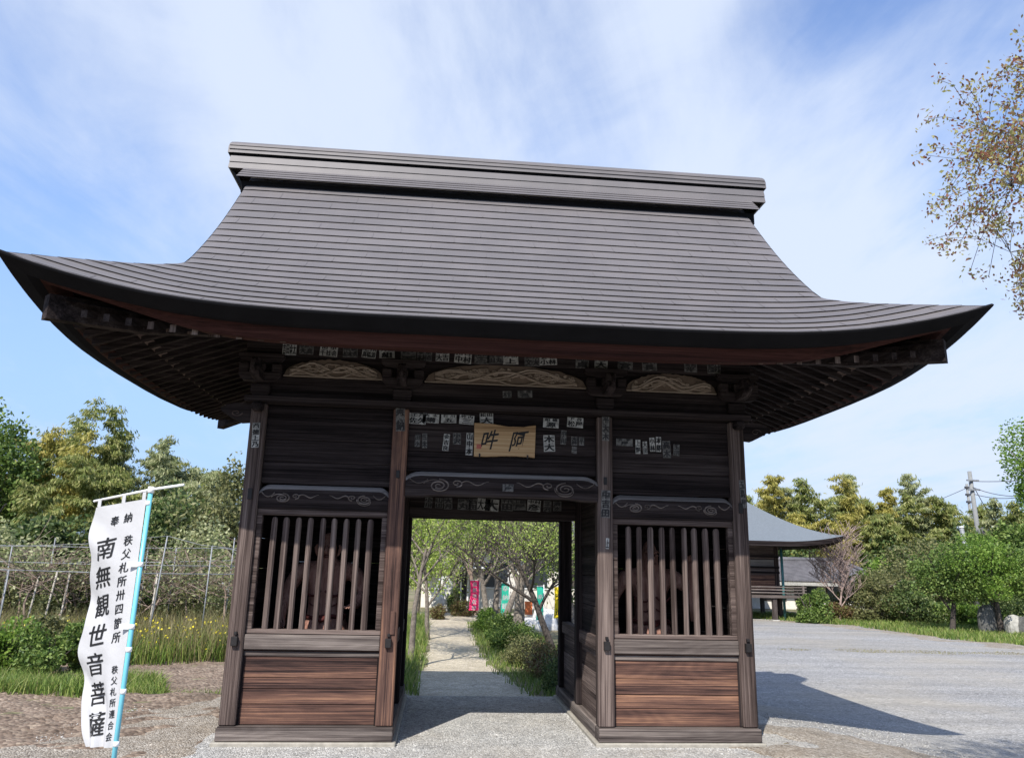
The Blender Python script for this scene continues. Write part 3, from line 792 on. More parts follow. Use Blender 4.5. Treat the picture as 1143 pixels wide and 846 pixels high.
_ld = [0, .28, .6, .95, 1.23, 1.6, 1.95, 2.4, 3.0]; _lz = [.40, .31, .225, .15, .10, .055, .028, .010, 0]


def lift(d): return np.interp(d, _ld, _lz)


def fade(s): return np.clip(1-s/1.9, 0, 1)**1.4


KH = 1.38                                    # the hips run out 1.38 to 1


def slift(side, d, s=0.0): return lift(d) if side in (0, 2) else lift(d*(1.15+0.23*min(1, s/0.25)))


def bump_(s, d): return 0.10*np.sin(np.pi*np.minimum(1, s/1.0))*np.exp(-(np.asarray(d)/1.0)**2)


def topz(s, d, side=0):
    if side in (0, 2): return PZ(s)+lift(d)*fade(s)+bump_(s, d)
    return PZ(s/KH)+slift(side, d, s/KH)*fade(s/KH)+bump_(s/KH, d*KH)


def xlim(s): return EX-s*KH if s < (EX-XV)/KH else XV


def side_map(side):
    """(along, inset) -> x, y and the half length at an inset"""
    if side == 0: return (lambda u, s: (u, YE+s)), EX
    if side == 2: return (lambda u, s: (-u, 2*YC-YE-s)), EX
    if side == 1: return (lambda u, s: (EX-s, YC+u)), HD
    return (lambda u, s: (-(EX-s), YC-u)), HD


arc = np.linspace(0, HD, 400); al = np.concatenate([[0], np.cumsum(np.hypot(np.diff(arc), np.diff(PZ(arc))))])


def courses(side, smax, step=0.188):
    mp, half = side_map(side); kk = KH if side in (1, 3) else 1.0
    tot = float(np.interp(smax/kk, arc, al)); n = round(tot/step); tt = np.linspace(0, 1, n+1); ss = np.interp(tot*tt*(0.8+0.2*tt), al, arc)*kk
    mb = MB(); nu = 56

    def lim(s):
        if side in (0, 2): return xlim(s)
        return half-s/KH

    def nrm(s): g = (PZ(s/kk+0.01)-PZ(s/kk-0.01))/0.02/kk; q = math.hypot(1, g); return -g/q, 1/q

    def row(s, h, back=0.0):
        ns, nz = nrm(s); out = []; l = lim(s)
        for k in range(nu+1):
            u = (2*k/nu-1); e = 1-abs(u); u = u*l
            hh = h*min(1.0, (l-abs(u))/0.22+(0.32+0.3*float(sstep(0.6, 1.3, s)) if side in (0, 2) else 0.32)) if h > 0.002 else h
            d = half-abs(u); sh = s+ns*hh
            x, y = mp(u, sh); out.append((x, y, float(topz(s, d, side))+nz*hh))
        return out
    for i in range(n):
        s0, s1 = ss[i], ss[i+1]; sm = min(s1+0.05, smax)
        hl = 0.019
        mb.grid([row(s0, hl), row((s0*2+s1)/3, hl*0.7), row((s0+2*s1)/3, hl*0.38), row(sm, 0.003)], 0)
        sb = s0+0.045
        mb.grid([row(sb, 0.008), row(s0, hl-0.004), row(s0, hl)], 0)
    # deck under the sheets
    mb.grid([row(s, -0.004) for s in np.linspace(0.0, smax, 24)], 0)
    return mb, ss, lim, nrm, mp, half


def seams(mb, side, ss, lim, mp, half, nrm):
    r = random.Random(50+side)
    for i in range(len(ss)-1):
        s0, s1 = ss[i]+0.004, ss[i+1]-0.012; off = (i % 3)*0.31+r.uniform(-0.04, 0.04)
        for k in range(-5, 6):
            u = k*0.91+off
            if abs(u) > lim(s1)-0.05: continue
            pr = []
            for s, h in ((s0, 0.021), (s1, 0.006)):
                ns, nz = nrm(s)
                for du in (-0.006, 0.006):
                    x, y = mp(u+du, s+ns*h); pr.append((x, y, float(topz(s, half-abs(u+du), side))+nz*h))
            mb.add(pr, [(0, 1, 3, 2)], 0)


roof = None
for side, sm in ((0, HD-0.02), (1, 1.32), (2, HD-0.02), (3, 1.32)):
    mb, ss, lim_, nrm_, mp_, half_ = courses(side, sm)
    if side != 2: seams(mb, side, ss, lim_, mp_, half_, nrm_)
    if roof is None:
        roof = part('roof', mb, ['copper_roof'])
    else:
        mb.build('roof_slope', ['copper_roof'], roof)


def eave_band(name, prof, mat, keep=None):
    """sweep a section (inset, drop, lift share) round the four eaves, mitred at the corners"""
    mb = MB()
    for side in range(4):
        mp, half = side_map(side); n = 64; rows = []
        for s, dz, th in prof:
            r = []
            for k in range(n+1):
                q = 2*k/n-1; u = q*(half-s); d = half-abs(q)*half
                if callable(dz): dd = dz(side, d)
                else: dd = dz
                x, y = mp(u, s); r.append((x, y, 3.752+float(slift(side, d))*(1+th)-dd))
            rows.append(r)
        mb.grid(rows, 0)
    return mb.build(name, mat, roof)


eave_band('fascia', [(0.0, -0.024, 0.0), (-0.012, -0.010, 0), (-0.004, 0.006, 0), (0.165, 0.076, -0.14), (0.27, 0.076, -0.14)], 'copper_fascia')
bdrop = lambda side, d: 0.10+(0.085*float(sstep(0.3, 1.6, d)) if side in (0, 2) else 0.0)
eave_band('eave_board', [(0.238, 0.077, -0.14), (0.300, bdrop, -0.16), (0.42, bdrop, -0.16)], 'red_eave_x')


SOF = 0.37


def sofz(s, d, side=0):
    return 3.612+float(slift(side, d))*(0.83-0.25*min(1, s/1.9))*max(0.0, 1-0.42*s) + SOF*max(0, s-0.16)


# soffit boarding
mb = MB()
for side in range(4):
    mp, half = side_map(side); rows = []
    for s in np.linspace(0.31, 1.85, 10):
        r = []
        for k in range(49):
            q = 2*k/48-1; u = q*(half-s); d = half-abs(u); x, y = mp(u, s); r.append((x, y, sofz(s, d, side)+0.012))
        rows.append(r)
    mb.grid(rows, 0)
mb.build('soffit', 'dark_timber_y', roof)


def rafter(mb, side, u):
    mp, half = side_map(side); d = half-abs(u)
    for sa, sb, dep, w in ((0.35, 0.98, 0.065, 0.052), (0.80, 1.80, 0.150, 0.062)):
        sb = min(sb, d-0.03)
        if sb-sa < 0.06: continue
        drop = dep-0.07+(0.05 if side == 0 and sa < 0.5 else 0); rows = []
        for s in np.linspace(sa, sb, 6):
            z = sofz(s, d, side)-drop; pts = []
            for du, dz in ((-w/2, 0), (-w/2, -0.068), (w/2, -0.068), (w/2, 0)):
                x, y = mp(u+du, s); pts.append((x, y, z+dz))
            rows.append(pts)
        mb.grid(rows, 0); mb.add(rows[0], [(0, 1, 2, 3)], 1); mb.add(rows[-1], [(3, 2, 1, 0)])


for side in (0, 1, 3):
    half = side_map(side)[1]; n = int((half-0.46)/0.19)
    for k in range(-n, n+1):
        if side == 0 and k % 1: continue
        mb = MB(); rafter(mb, side, k*0.19)
        if not mb.v: continue
        if side == 0 and abs(k*0.19) > 3.3: mb.m = [0]*len(mb.m)
        o = mb.build('rafter', ['dark_timber_y' if side in (0, 2) else 'dark_timber_x', 'weathered_timber_z'], roof)
mb = MB()
for k in range(-21, 22): rafter(mb, 2, k*0.19)
tag(mb.build('rear_rafters', ['dark_timber_y', 'grey_timber_z'], roof), kind='stuff')
# inner eave strip (kioi) where the two tiers of rafters meet
mb = MB()
for side in range(4):
    mp, half = side_map(side); rows = []
    for s, dz in ((0.78, 0.075), (0.775, 0.125), (0.86, 0.125)):
        r = []
        for k in range(41):
            q = 2*k/40-1; u = q*(half-s); d = half-abs(u); x, y = mp(u, s); r.append((x, y, sofz(s, d, side)-dz+0.02))
        rows.append(r)
    mb.grid(rows, 0)
mb.build('eave_strip', 'weathered_timber_x', roof)
# corner hip beams
for sx in (-1, 1):
    for sy in (-1, 1):
        mb = MB(); rows = []
        for t, h in ((0.30, 0.0), (0.9, 0.0), (1.9, 0.0)):
            x = sx*(EX-t); y = YC+sy*(HD-t); z = sofz(t, t)
            dirp = np.array([sy*1.0, -sx*1.0])/math.sqrt(2)*0.055
            rows.append([(x+dirp[0], y+dirp[1], z+0.02), (x+dirp[0], y+dirp[1], z-0.20), (x-dirp[0], y-dirp[1], z-0.20), (x-dirp[0], y-dirp[1], z+0.02)])
        mb.grid(rows); mb.add(rows[0], [(0, 1, 2, 3)]); o = mb.build('hip_beam', 'dark_timber_y', roof); fix_normals(o)
# gables
for sx in (-1, 1):
    ys = np.linspace((EX-XV)/KH, HD, 14)
    top = [(YE+s, float(topz(s, 4.4-XV))) for s in ys]; prof = top+[(2*YC-y, z) for y, z in top[::-1][1:]]
    mb = MB(); xg = sx*2.92
    vs = [(xg, y, z-0.04) for y, z in prof]+[(xg, y, min(4.5, z-0.12)) for y, z in prof]; n = len(prof)
    mb.add(vs, [(i, i+1, n+i+1, n+i) for i in range(n-1)]); mb.build('gable_wall', 'dark_timber_z', roof)
    mb = MB(); rows = []
    for y, z in prof: rows.append([(sx*(XV+0.004), y, z+0.012), (sx*(XV+0.004), y, z-0.10), (sx*(XV-0.06), y, z-0.10)])
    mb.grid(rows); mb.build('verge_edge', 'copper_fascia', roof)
    mb = MB(); rows = []
    for y, z in prof: rows.append([(sx*(XV-0.05), y, z-0.10), (sx*(XV-0.05), y, z-0.34), (sx*(XV-0.10), y, z-0.34), (sx*(XV-0.10), y, z-0.10)])
    mb.grid(rows); mb.build('bargeboard', 'dark_timber_y', roof)

# ridge: flared skirt, boxed body and rounded cap, all clad in copper strips
def ridge_strip(mb, hw0, z0, hw1, z1, xe0, xe1, n=1, lip=0.010):
    """clad strips from (half width hw0, z0) down to (hw1, z1) on both faces"""
    for i in range(n):
        t0, t1 = i/n, (i+1)/n
        a = (hw0+(hw1-hw0)*t0, z0+(z1-z0)*t0, xe0+(xe1-xe0)*t0); b = (hw0+(hw1-hw0)*t1+lip, z0+(z1-z0)*t1, xe0+(xe1-xe0)*t1)
        for s in (-1, 1):
            q = [(RX-a[2], YC+s*a[0], a[1]), (RX+a[2], YC+s*a[0], a[1]), (RX+b[2], YC+s*b[0], b[1]), (RX-b[2], YC+s*b[0], b[1])]
            c = (b[0]-lip-0.004, b[1]+0.003)
            mb.add(q+[(RX-b[2], YC+s*c[0], c[1]), (RX+b[2], YC+s*c[0], c[1])], [(0, 1, 2, 3), (3, 2, 5, 4)])


rd = MB()
ridge_strip(rd, 0.40, 6.47, 0.595, 6.255, 3.285, 3.31, 4)
ro = rd.build('ridge', ['copper_roof'], roof)
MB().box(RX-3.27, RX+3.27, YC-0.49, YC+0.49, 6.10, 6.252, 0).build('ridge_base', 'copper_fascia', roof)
body = MB()
ridge_strip(body, 0.37, 6.65, 0.385, 6.47, 3.475, 3.485, 2)
for sx in (-1, 1):
    body.add([(RX+sx*3.47, YC-0.36, 6.665), (RX+sx*3.47, YC+0.36, 6.665), (RX+sx*3.48, YC+0.385, 6.47), (RX+sx*3.48, YC-0.385, 6.47)], [(0, 1, 2, 3)])
body.add([(RX-3.478, YC-0.385, 6.471), (RX+3.478, YC-0.385, 6.471), (RX+3.478, YC+0.385, 6.471), (RX-3.478, YC+0.385, 6.471)], [(0, 3, 2, 1)])
body.build('ridge_body', ['copper_roof'], roof)
MB().box(RX-3.46, RX+3.46, YC-0.345, YC+0.345, 6.648, 6.70).build('ridge_groove', 'copper_fascia', roof)
cap = MB(); rows = []
for t in np.linspace(0, math.pi, 13):
    hw = 0.375*math.cos(t)/max(abs(math.cos(t)), abs(math.sin(t)))**0.45; z = 6.69+0.235*math.sin(t)**0.7
    e = 3.515-0.05*math.sin(t)**3
    rows.append([(RX-e, YC-hw, z), (RX-e+0.06, YC-hw*1.0, z+0.004), (RX, YC-hw, z+0.004), (RX+e-0.06, YC-hw, z+0.004), (RX+e, YC-hw, z)])
cap.grid(rows)
for sx, k in ((-1, 0), (1, 4)):
    cap.add([r[k] for r in rows], [tuple(range(13))])
for z in (6.745, 6.80):
    for s in (-1, 1): cap.beam((RX-3.50, YC+s*(0.378 if z < 6.77 else 0.368), z), (RX+3.50, YC+s*(0.378 if z < 6.77 else 0.368), z), 0.010, 0.006)
cap.build('ridge_cap', ['copper_roof'], roof)
# plain copper end boxes under the ridge ends
for sx in (-1, 1):
    e = MB(); x0 = RX+sx*3.46; x1 = RX+sx*3.285
    e.add([(x0, YC-0.37, 6.469), (x0, YC+0.37, 6.469), (x1, YC-0.52, 6.26), (x1, YC+0.52, 6.26)], [(0, 1, 3, 2)]); e.build('ridge_end', 'copper_fascia', roof)

# ------------------------------------------------------------------ votive slips pasted on the timber
def slip(x, z, w, h, y, text, cols=None, faded=False, border=True):
    """a pasted paper slip with block characters; text rows split by |"""
    mb = MB(); k = random.Random(int(x*1000+z*77)); t = k.uniform(-0.07, 0.07); w *= k.uniform(0.86, 1.12); h *= k.uniform(0.86, 1.12); z += k.uniform(-0.006, 0.006)
    c, s_ = math.cos(t), math.sin(t)
    R2 = lambda a, b: (x+a*c-b*s_, z+a*s_+b*c)
    th = 0.003
    vs = []
    for yy in (y-th, y):
        for a, b in ((-w/2, -h/2), (w/2, -h/2), (w/2, h/2), (-w/2, h/2)): p = R2(a, b); vs.append((p[0], yy, p[1]))
    mb.add(vs, [(0, 1, 2, 3), (0, 4, 5, 1), (1, 5, 6, 2), (2, 6, 7, 3), (3, 7, 4, 0)], 0)
    rows = text.split('|'); nr = len(rows)
    hs = [1.0]*nr
    if nr == 2 and w > h: hs = [0.55, 1.0]
    tot = sum(hs); zc = h/2
    for rr, q in zip(rows, hs):
        ch = h*q/tot; zc0 = zc-ch/2; zc -= ch
        n = len(rr)
        for i, g in enumerate(rr):
            V2, F2 = glyph(g, 0.012)
            if not len(V2): continue
            cw = w*0.96/n; sx_ = min(cw*0.98, ch*1.7)*0.98; sz_ = ch*0.92
            P2 = [R2(-w*0.48+cw*(i+0.5)+a*sx_, zc0+b*sz_) for a, b in V2]
            for q_ in range(3):
                o_ = (q_-1)*0.035*sx_
                mb.add([(p[0]+o_, y-th-0.0012-0.0003*q_, p[1]+abs(o_)*0.6) for p in P2], F2, 1)
    return part('votive_slip', mb, ['faded_paper', 'faded_ink'] if faded else ['paper', 'ink'])


names_w = ['吉田金太', '小石川|大高', '田中|千社会', '中野|松本勇', '上州|高橋源', '大山|組', '金子|一', '東京|木村政', '三好|大吉', '川口|中村', '玉川|三', '浅草|田丸', '戸田|上', '石井|文大', '武州|小林', '西川|貞', '岡本|大', '山下|宮', '関口|長', '若松|平']
pf = [at(323, 391, -.02), at(342, 391, -.02), at(367, 391, -.02), at(391, 393, -.02), at(412, 394, -.02), at(432, 394, -.02), at(456, 396, -.02), at(474, 396, -.02), at(494, 396, -.02), at(517, 397, -.02),
      at(538, 398, -.02), at(553, 399, -.02), at(570, 399, -.02), at(594, 400, -.02), at(612, 401, -.02), at(650, 403, -.02), at(671, 404, -.02), at(698, 406, -.02), at(725, 407, -.02), at(771, 410, -.02), at(797, 412, -.02)]
for i, p in enumerate(pf):
    slip(p[0], 3.885, 0.165 if i not in (2, 5, 13, 14) else 0.185, 0.115, -0.0155, names_w[i % len(names_w)], faded=(i in (1, 3, 6, 7, 10, 11, 13, 15, 17, 18, 19, 20)))
for px, tx in ((568, '東八木'), (583, '文')):
    p = at(px, 384, -1.53)
for px, py, w, h, tx, fd in [(481, 467, .17, .11, '大木|講', 0), (501, 467, .16, .10, '石川|五', 0), (521, 468, .17, .11, '竹内|三', 0), (543, 467, .16, .11, '松田|大', 0),
                             (466, 492, .06, .15, '田|小', 1), (474, 492, .06, .15, '三|木', 1), (498, 494, .065, .17, '金|吉|良', 0), (510, 490, .08, .11, '小|沢', 1), (524, 496, .075, .22, '山|中|本', 0),
                             (615, 472, .16, .11, '相模|源', 0), (642, 472, .16, .11, '下谷|松屋', 0), (613, 495, .11, .18, '木|大', 0), (629, 488, .06, .14, '中|川', 1), (641, 492, .07, .09, '森', 1), (649, 492, .06, .09, '平', 1), (641, 502, .06, .07, '一', 1),
                             (697, 494, .17, .09, '吉野|屋', 1), (712, 498, .055, .15, '上|野', 0), (720, 500, .055, .15, '大|田', 0), (728, 496, .055, .15, '小|林', 0), (735, 496, .055, .15, '本|郷', 0), (744, 502, .09, .17, '高|木', 1), (755, 502, .06, .12, '玉|川', 1),
                             (466, 467, .19, .11, '江戸|佐久', 0)]:
    p = at(px, py, 0.066); slip(p[0], p[2], w, h, 0.0665, tx, faded=bool(fd))
for px, tx, fd in [(478, '小|川', 1), (490, '山|田', 1), (500, '大|月', 1), (518, '伊勢|丸', 1), (528, '石|田', 1), (540, '大木', 0), (549, '大', 0), (566, '千代|田', 1), (580, '上総|屋', 1), (596, '中村|彦', 0), (611, '三|河', 1), (622, '清|水', 1)]:
    p = at(px, 567, 1.28); slip(p[0], 2.415, 0.10 if '|' in tx and len(tx) == 3 else 0.15, 0.13, 1.284, tx, faded=bool(fd))
for px, py, w, h, tx in [(285.5, 485, .075, .25, '西|徳|上|乃')]:
    p = at(px, py, 0); slip(p[0], p[2], w, h, -0.001, tx)
p = at(447, 466, 0); slip(p[0], p[2]-0.02, .10, .24, -0.001, '奉|納', faded=True)
p = at(676, 478, 0); slip(p[0], p[2], .08, .30, -0.001, '平|大|木', faded=True)
p = at(676, 562, 0); slip(p[0], p[2], .09, .30, -0.001, '中|吉|田', faded=True)
p = at(678, 606, 0); slip(p[0], p[2], .035, .11, -0.001, '上', faded=False)
p = at(829, 552, 0); slip(p[0], p[2], .06, .30, -0.001, '玉|島|屋', faded=True)
p = at(586, 440, 0.018); slip(p[0], p[2], .16, .08, 0.0185, '四国|巡', faded=True)
p = at(566, 440, 0.018); slip(p[0], p[2], .10, .07, 0.0185, '木曽', faded=True)
p = at(567, 545, -0.02); slip(p[0], p[2], .13, .07, -0.0215, '上州|屋', faded=True)

# name board with the two characters
pl = thing('name_plaque', 'light brown wooden board with two brushed characters hanging over the gate passage', 'plaque', (0.015, 0.0, 2.82))
r = random.Random(4); n = 24; x0, x1 = -0.315, 0.345
top = [(x0+(x1-x0)*i/n, 3.178-0.028*sstep(0.15, 0.62, i/n)+0.022*sstep(0.75, 1.0, i/n)+r.uniform(-.002, .002)) for i in range(n+1)]
bot = [(x1-0.008+(x0-x1+0.014)*i/n, 2.828+0.008*math.sin(i/n*5)+r.uniform(-.002, .002)) for i in range(n+1)]
mb = MB(); mb.prism((top+bot)[::-1], 0.028, 0.060); o = mb.build('board', 'plaque_timber', pl); fix_normals(o)
for ch, cx in (('吽', -0.145), ('阿', 0.165)):
    V2, F2 = glyph(ch, 0.012); mb = MB()
    mb.add([(cx+a*0.19+b*0.05, 0.0268, 3.0+b*0.23+0.03*a) for a, b in V2], F2); mb.build('character', 'ink', pl)
MB().box(-0.285, -0.235, 0.0262, 0.0278, 2.90, 2.95).build('red_seal', 'seal_red', pl)
for x in (-0.25, 0.26): MB().box(x-0.008, x+0.008, 0.018, 0.072, 2.815, 2.85).build('clip', 'iron', pl)


# ------------------------------------------------------------------ guardian statues in the two rooms
def skin_body(name, nodes, edges, mats, parent, levels=2):
    me = bpy.data.meshes.new(name); keys = list(nodes); off = np.array(parent.location)
    me.from_pydata([tuple(np.array(nodes[k][:3])-off) for k in keys], [(keys.index(a), keys.index(b)) for a, b in edges], [])
    o = bpy.data.objects.new(name, me); C.objects.link(o)
    md = o.modifiers.new('s', 'SKIN'); md.use_smooth_shade = True
    for v, k in zip(me.skin_vertices[0].data, keys): rr = nodes[k][3]; v.radius = (rr, nodes[k][4] if len(nodes[k]) > 4 else rr); v.use_root = (k == 'pelvis')
    sd = o.modifiers.new('d', 'SUBSURF'); sd.levels = levels; sd.render_levels = levels
    dg = bpy.context.evaluated_depsgraph_get(); m2 = bpy.data.meshes.new_from_object(o.evaluated_get(dg))
    o.modifiers.clear(); o.data = m2
    m2.materials.clear(); m2.materials.append(MATS[mats])
    o.parent = parent; return o


def guardian(cx, cy, flip, raised, label):
    t = thing('guardian_statue', label, 'statue', (cx, cy, 0.301))
    Xf = lambda x: cx+flip*x
    P = {}

    def nd(k, x, y, z, *r): P[k] = (Xf(x), cy+y, z, *r)
    nd('pelvis', 0, 0, 1.02, .19, .15); nd('waist', 0, -.03, 1.18, .18, .15); nd('chest', 0, -.05, 1.42, .24, .17); nd('upper', 0, -.02, 1.60, .19, .13); nd('neck', 0, -.04, 1.72, .085); nd('head', 0, -.07, 1.83, .105, .12); nd('crown', 0, -.06, 1.93, .09); nd('topknot', 0, -.05, 2.03, .045)
    nd('hipl', -.13, 0, .92, .13); nd('kneel', -.22, -.10, .64, .105); nd('anklel', -.24, 0, .38, .06); nd('toel', -.26, -.16, .335, .045)
    nd('hipr', .13, 0, .92, .13); nd('kneer', .20, -.06, .64, .105); nd('ankler', .22, .03, .38, .06); nd('toer', .25, -.13, .335, .045)
    nd('shl', -.29, -.02, 1.62, .105); nd('ell', -.42, .02, 1.38, .075); nd('wrl', -.43, -.10, 1.19, .05); nd('pal', -.43, -.13, 1.12, .045)
    nd('shr', .29, -.02, 1.62, .105)
    if raised: nd('elr', .45, -.05, 1.50, .075); nd('wrr', .42, -.20, 1.66, .05); nd('par', .42, -.23, 1.73, .045)
    else: nd('elr', .43, 0, 1.38, .078); nd('wrr', .36, -.22, 1.26, .05); nd('par', .34, -.28, 1.25, .048)
    E = [('pelvis', 'waist'), ('waist', 'chest'), ('chest', 'upper'), ('upper', 'neck'), ('neck', 'head'), ('head', 'crown'), ('crown', 'topknot'), ('pelvis', 'hipl'), ('hipl', 'kneel'), ('kneel', 'anklel'), ('anklel', 'toel'), ('pelvis', 'hipr'), ('hipr', 'kneer'), ('kneer', 'ankler'), ('ankler', 'toer'),
         ('upper', 'shl'), ('shl', 'ell'), ('ell', 'wrl'), ('wrl', 'pal'), ('upper', 'shr'), ('shr', 'elr'), ('elr', 'wrr'), ('wrr', 'par')]
    for hand, dn in (('pal', (0, -.25, -1)), ('par', (0, -.2, 1) if raised else (-.3, -.9, -.1))):
        b = np.array(P[hand][:3]); dn = np.array(dn, float); dn[0] *= flip; dn /= np.linalg.norm(dn)
        sd = np.array([1.0, 0, 0]) if abs(dn[0]) < 0.5 else np.array([0, 0, 1.0])
        for i, (o_, l) in enumerate(((-.036, .085), (-.012, .10), (.012, .095), (.036, .075))):
            a = hand+'f%d' % i; q = b+sd*o_+dn*.05; P[a] = (*q, .0125); q2 = q+dn*l*.55+np.array([0, -.012, 0]); P[a+'t'] = (*q2, .0105); q3 = q2+dn*l*.35+np.array([0, -.03, 0]); P[a+'e'] = (*q3, .008)
            E += [(hand, a), (a, a+'t'), (a+'t', a+'e')]
        q = b-sd*.055+dn*.01+np.array([0, -.02, 0]); P[hand+'th'] = (*q, .014); q2 = q+dn*.05-sd*.015; P[hand+'te'] = (*q2, .010); E += [(hand, hand+'th'), (hand+'th', hand+'te')]
    body = skin_body('body', P, E, 'statue_timber', t)
    # face, ears, necklace and muscle lines
    f = MB()
    hx, hy, hz = cx, cy-.07, 1.84
    for s in (-1, 1):
        f.tube([(hx+s*.015, hy-.125, hz+.035), (hx+s*.05, hy-.12, hz+.06), (hx+s*.085, hy-.09, hz+.045)], [.012, .016, .008], 6)
        f.tube([(hx+s*.025, hy-.122, hz+.012), (hx+s*.05, hy-.122, hz+.018), (hx+s*.07, hy-.105, hz+.010)], [.008, .015, .007], 6)
        f.tube([(hx+s*.118, hy+.0, hz+.05), (hx+s*.135, hy+.0, hz+.02), (hx+s*.125, hy-.01, hz-.03), (hx+s*.112, hy-.01, hz-.07)], [.012, .02, .017, .011], 6)
    f.tube([(hx, hy-.122, hz+.03), (hx, hy-.145, hz-.01), (hx, hy-.150, hz-.025), (hx, hy-.12, hz-.035)], [.012, .018, .028, .012], 7)
    f.build('face', 'statue_timber', t)
    g = MB()
    g.tube([(hx-.055, hy-.095, hz-.075), (hx, hy-.118, hz-.062), (hx+.055, hy-.095, hz-.075), (hx, hy-.112, hz-.088), (hx-.055, hy-.095, hz-.075)], .007, 5)
    for s in (-1, 1):
        pts = [(cx+s*(.02+.19*u), cy-.225+.09*u*u, 1.40-.055*math.sin(u*math.pi)) for u in np.linspace(0, 1, 9)]; g.tube(pts, .012, 5)
        pts = [(cx+s*(.03+.12*u), cy-.195+.05*u, 1.27-.03*math.sin(u*math.pi)) for u in np.linspace(0, 1, 7)]; g.tube(pts, .008, 5)
    g.build('painted_lines', 'statue_paint', t)
    sk = MB(); rows = []
    for z, a in ((1.13, .215), (1.05, .25), (.9, .30), (.72, .34), (.56, .36)):
        rows.append([(cx+(a+.02*math.sin(9*th)*(1.13-z)*3)*math.cos(th), cy-.01+(a*.72+.02*math.sin(9*th)*(1.13-z)*3)*math.sin(th), z+.02*math.sin(3*th)) for th in np.linspace(0, 2*math.pi, 49)])
    sk.grid(rows, 0, True); sk.build('waist_cloth', 'statue_timber', t)
    b = MB(); b.tube([(cx+.225*math.cos(th), cy-.01+.17*math.sin(th), 1.125+.012*math.sin(4*th)) for th in np.linspace(0, 2*math.pi, 33)], .022, 6); b.tube([(cx-.05, cy-.20, 1.12), (cx, cy-.21, 1.10), (cx+.05, cy-.20, 1.12)], .03, 6); b.build('sash', 'statue_paint', t)
    MB().box(cx-.36, cx+.36, cy-.25, cy+.25, .302, .33, .01).build('plinth', 'dark_timber_x', t)
    if raised:   # carved club held upright
        c = MB(); px, py = Xf(.42), cy-.27
        c.tube([(px, py, 1.15), (px, py, 1.4), (px, py, 1.62), (px, py, 1.78)], [.02, .045, .022, .03], 8); c.build('club', 'statue_timber', t)


guardian(-1.86, .92, 1, False, 'muscular reddish guardian statue behind the lattice left of the passage')
guardian(1.79, .92, 1, True, 'guardian statue with a raised arm behind the lattice right of the passage')
# thin sight wires seen behind the lattice are left to the dark room

# ------------------------------------------------------------------ banners
def banner_cloth(name, parent, O, U, wdt, hgt, wave, mat, texts, ink, seed, nu=14, nv=40):
    """hanging cloth: O top corner at the pole, U unit vector along the top edge, texts = (char, u, v, size)"""
    U = np.array(U, float); U /= np.linalg.norm(U); Nn = np.cross(U, (0, 0, 1.0)); Nn /= np.linalg.norm(Nn)
    if np.dot(Nn, CAM-np.array(O)) < 0: Nn = -Nn
    O = np.array(O, float)

    def P(u, v, off=0.0):
        w, n, sh = wave(u, v)
        return O+U*w+Nn*(n+off)+np.array([0, 0, -v+sh])
    mb = MB(); mb.grid([[P(wdt*i/nu, hgt*j/nv) for i in range(nu+1)] for j in range(nv+1)], 0, True)
    c = mb.build(name, mat, parent)
    for ch, u, v, sz in texts:
        V2, F2 = glyph(ch, 0.0); t = MB()
        if len(V2):
            sg = 1 if np.dot(np.cross(U, (0, 0, 1.0)), CAM-O) > 0 else -1
            # characters must read left to right for the viewer
            rightness = np.dot(U, RGT)
            for k_ in range(3):
                o_ = (k_-1)*0.016
                t.add([P(u+((a+o_) if rightness > 0 else -(a+o_))*sz, v-(b+abs(o_)*0.8+(0.09*a if rightness > 0 else 0.09*a))*sz, 0.003+0.0003*k_) for a, b in V2], F2)
            t.build('character', ink, c)
    return c, P


BX, BY = -2.443, -3.007
fl = thing('votive_banner', 'tall white votive banner with black brushed characters on a light blue pole', 'banner', (BX, BY, 0.0))
pole = MB(); pole.tube([(BX-0.004, BY, -0.02), (BX-0.002, BY, 1.1), (BX+0.004, BY, 2.117)], 0.0142, 12); pole.build('pole', 'pole_plastic', fl)
MB().tube([(BX+0.004, BY, 2.096), (BX+0.004, BY, 2.135)], 0.019, 10).build('pole_cap', 'white_plastic', fl)
MB().tube([(BX-0.41, BY+0.198, 2.049), (BX+0.004, BY, 2.118), (BX+0.232, BY-0.1075, 2.144)], 0.0078, 8).build('crossbar', 'white_plastic', fl)
Uf = np.array([-0.48, 0.23, 0]); W0, H0 = 0.378, 1.428


def fwave(u, v):
    k = u/W0; t = v/H0
    sw = 1-0.04*math.sin(t*3.0)-0.40*float(sstep(0.55, 1.0, t))
    n = 0.030*math.sin(5.2*t+2.2*k)*k+0.016*math.sin(17*t+4*k+1)*k-0.03*t*k
    n += 0.014*math.sin(15*k+4*t)*float(sstep(0.5, 1, t))+0.006*math.sin(38*t+9*k)*k
    edge = 0.012*math.sin(23*t)*k**4+0.016*math.sin(9*t+1)*k**3
    return u*sw+edge+(0.05*math.sin(t*math.pi)*k), n, -0.052*k+0.10*k*max(0, t-0.6)


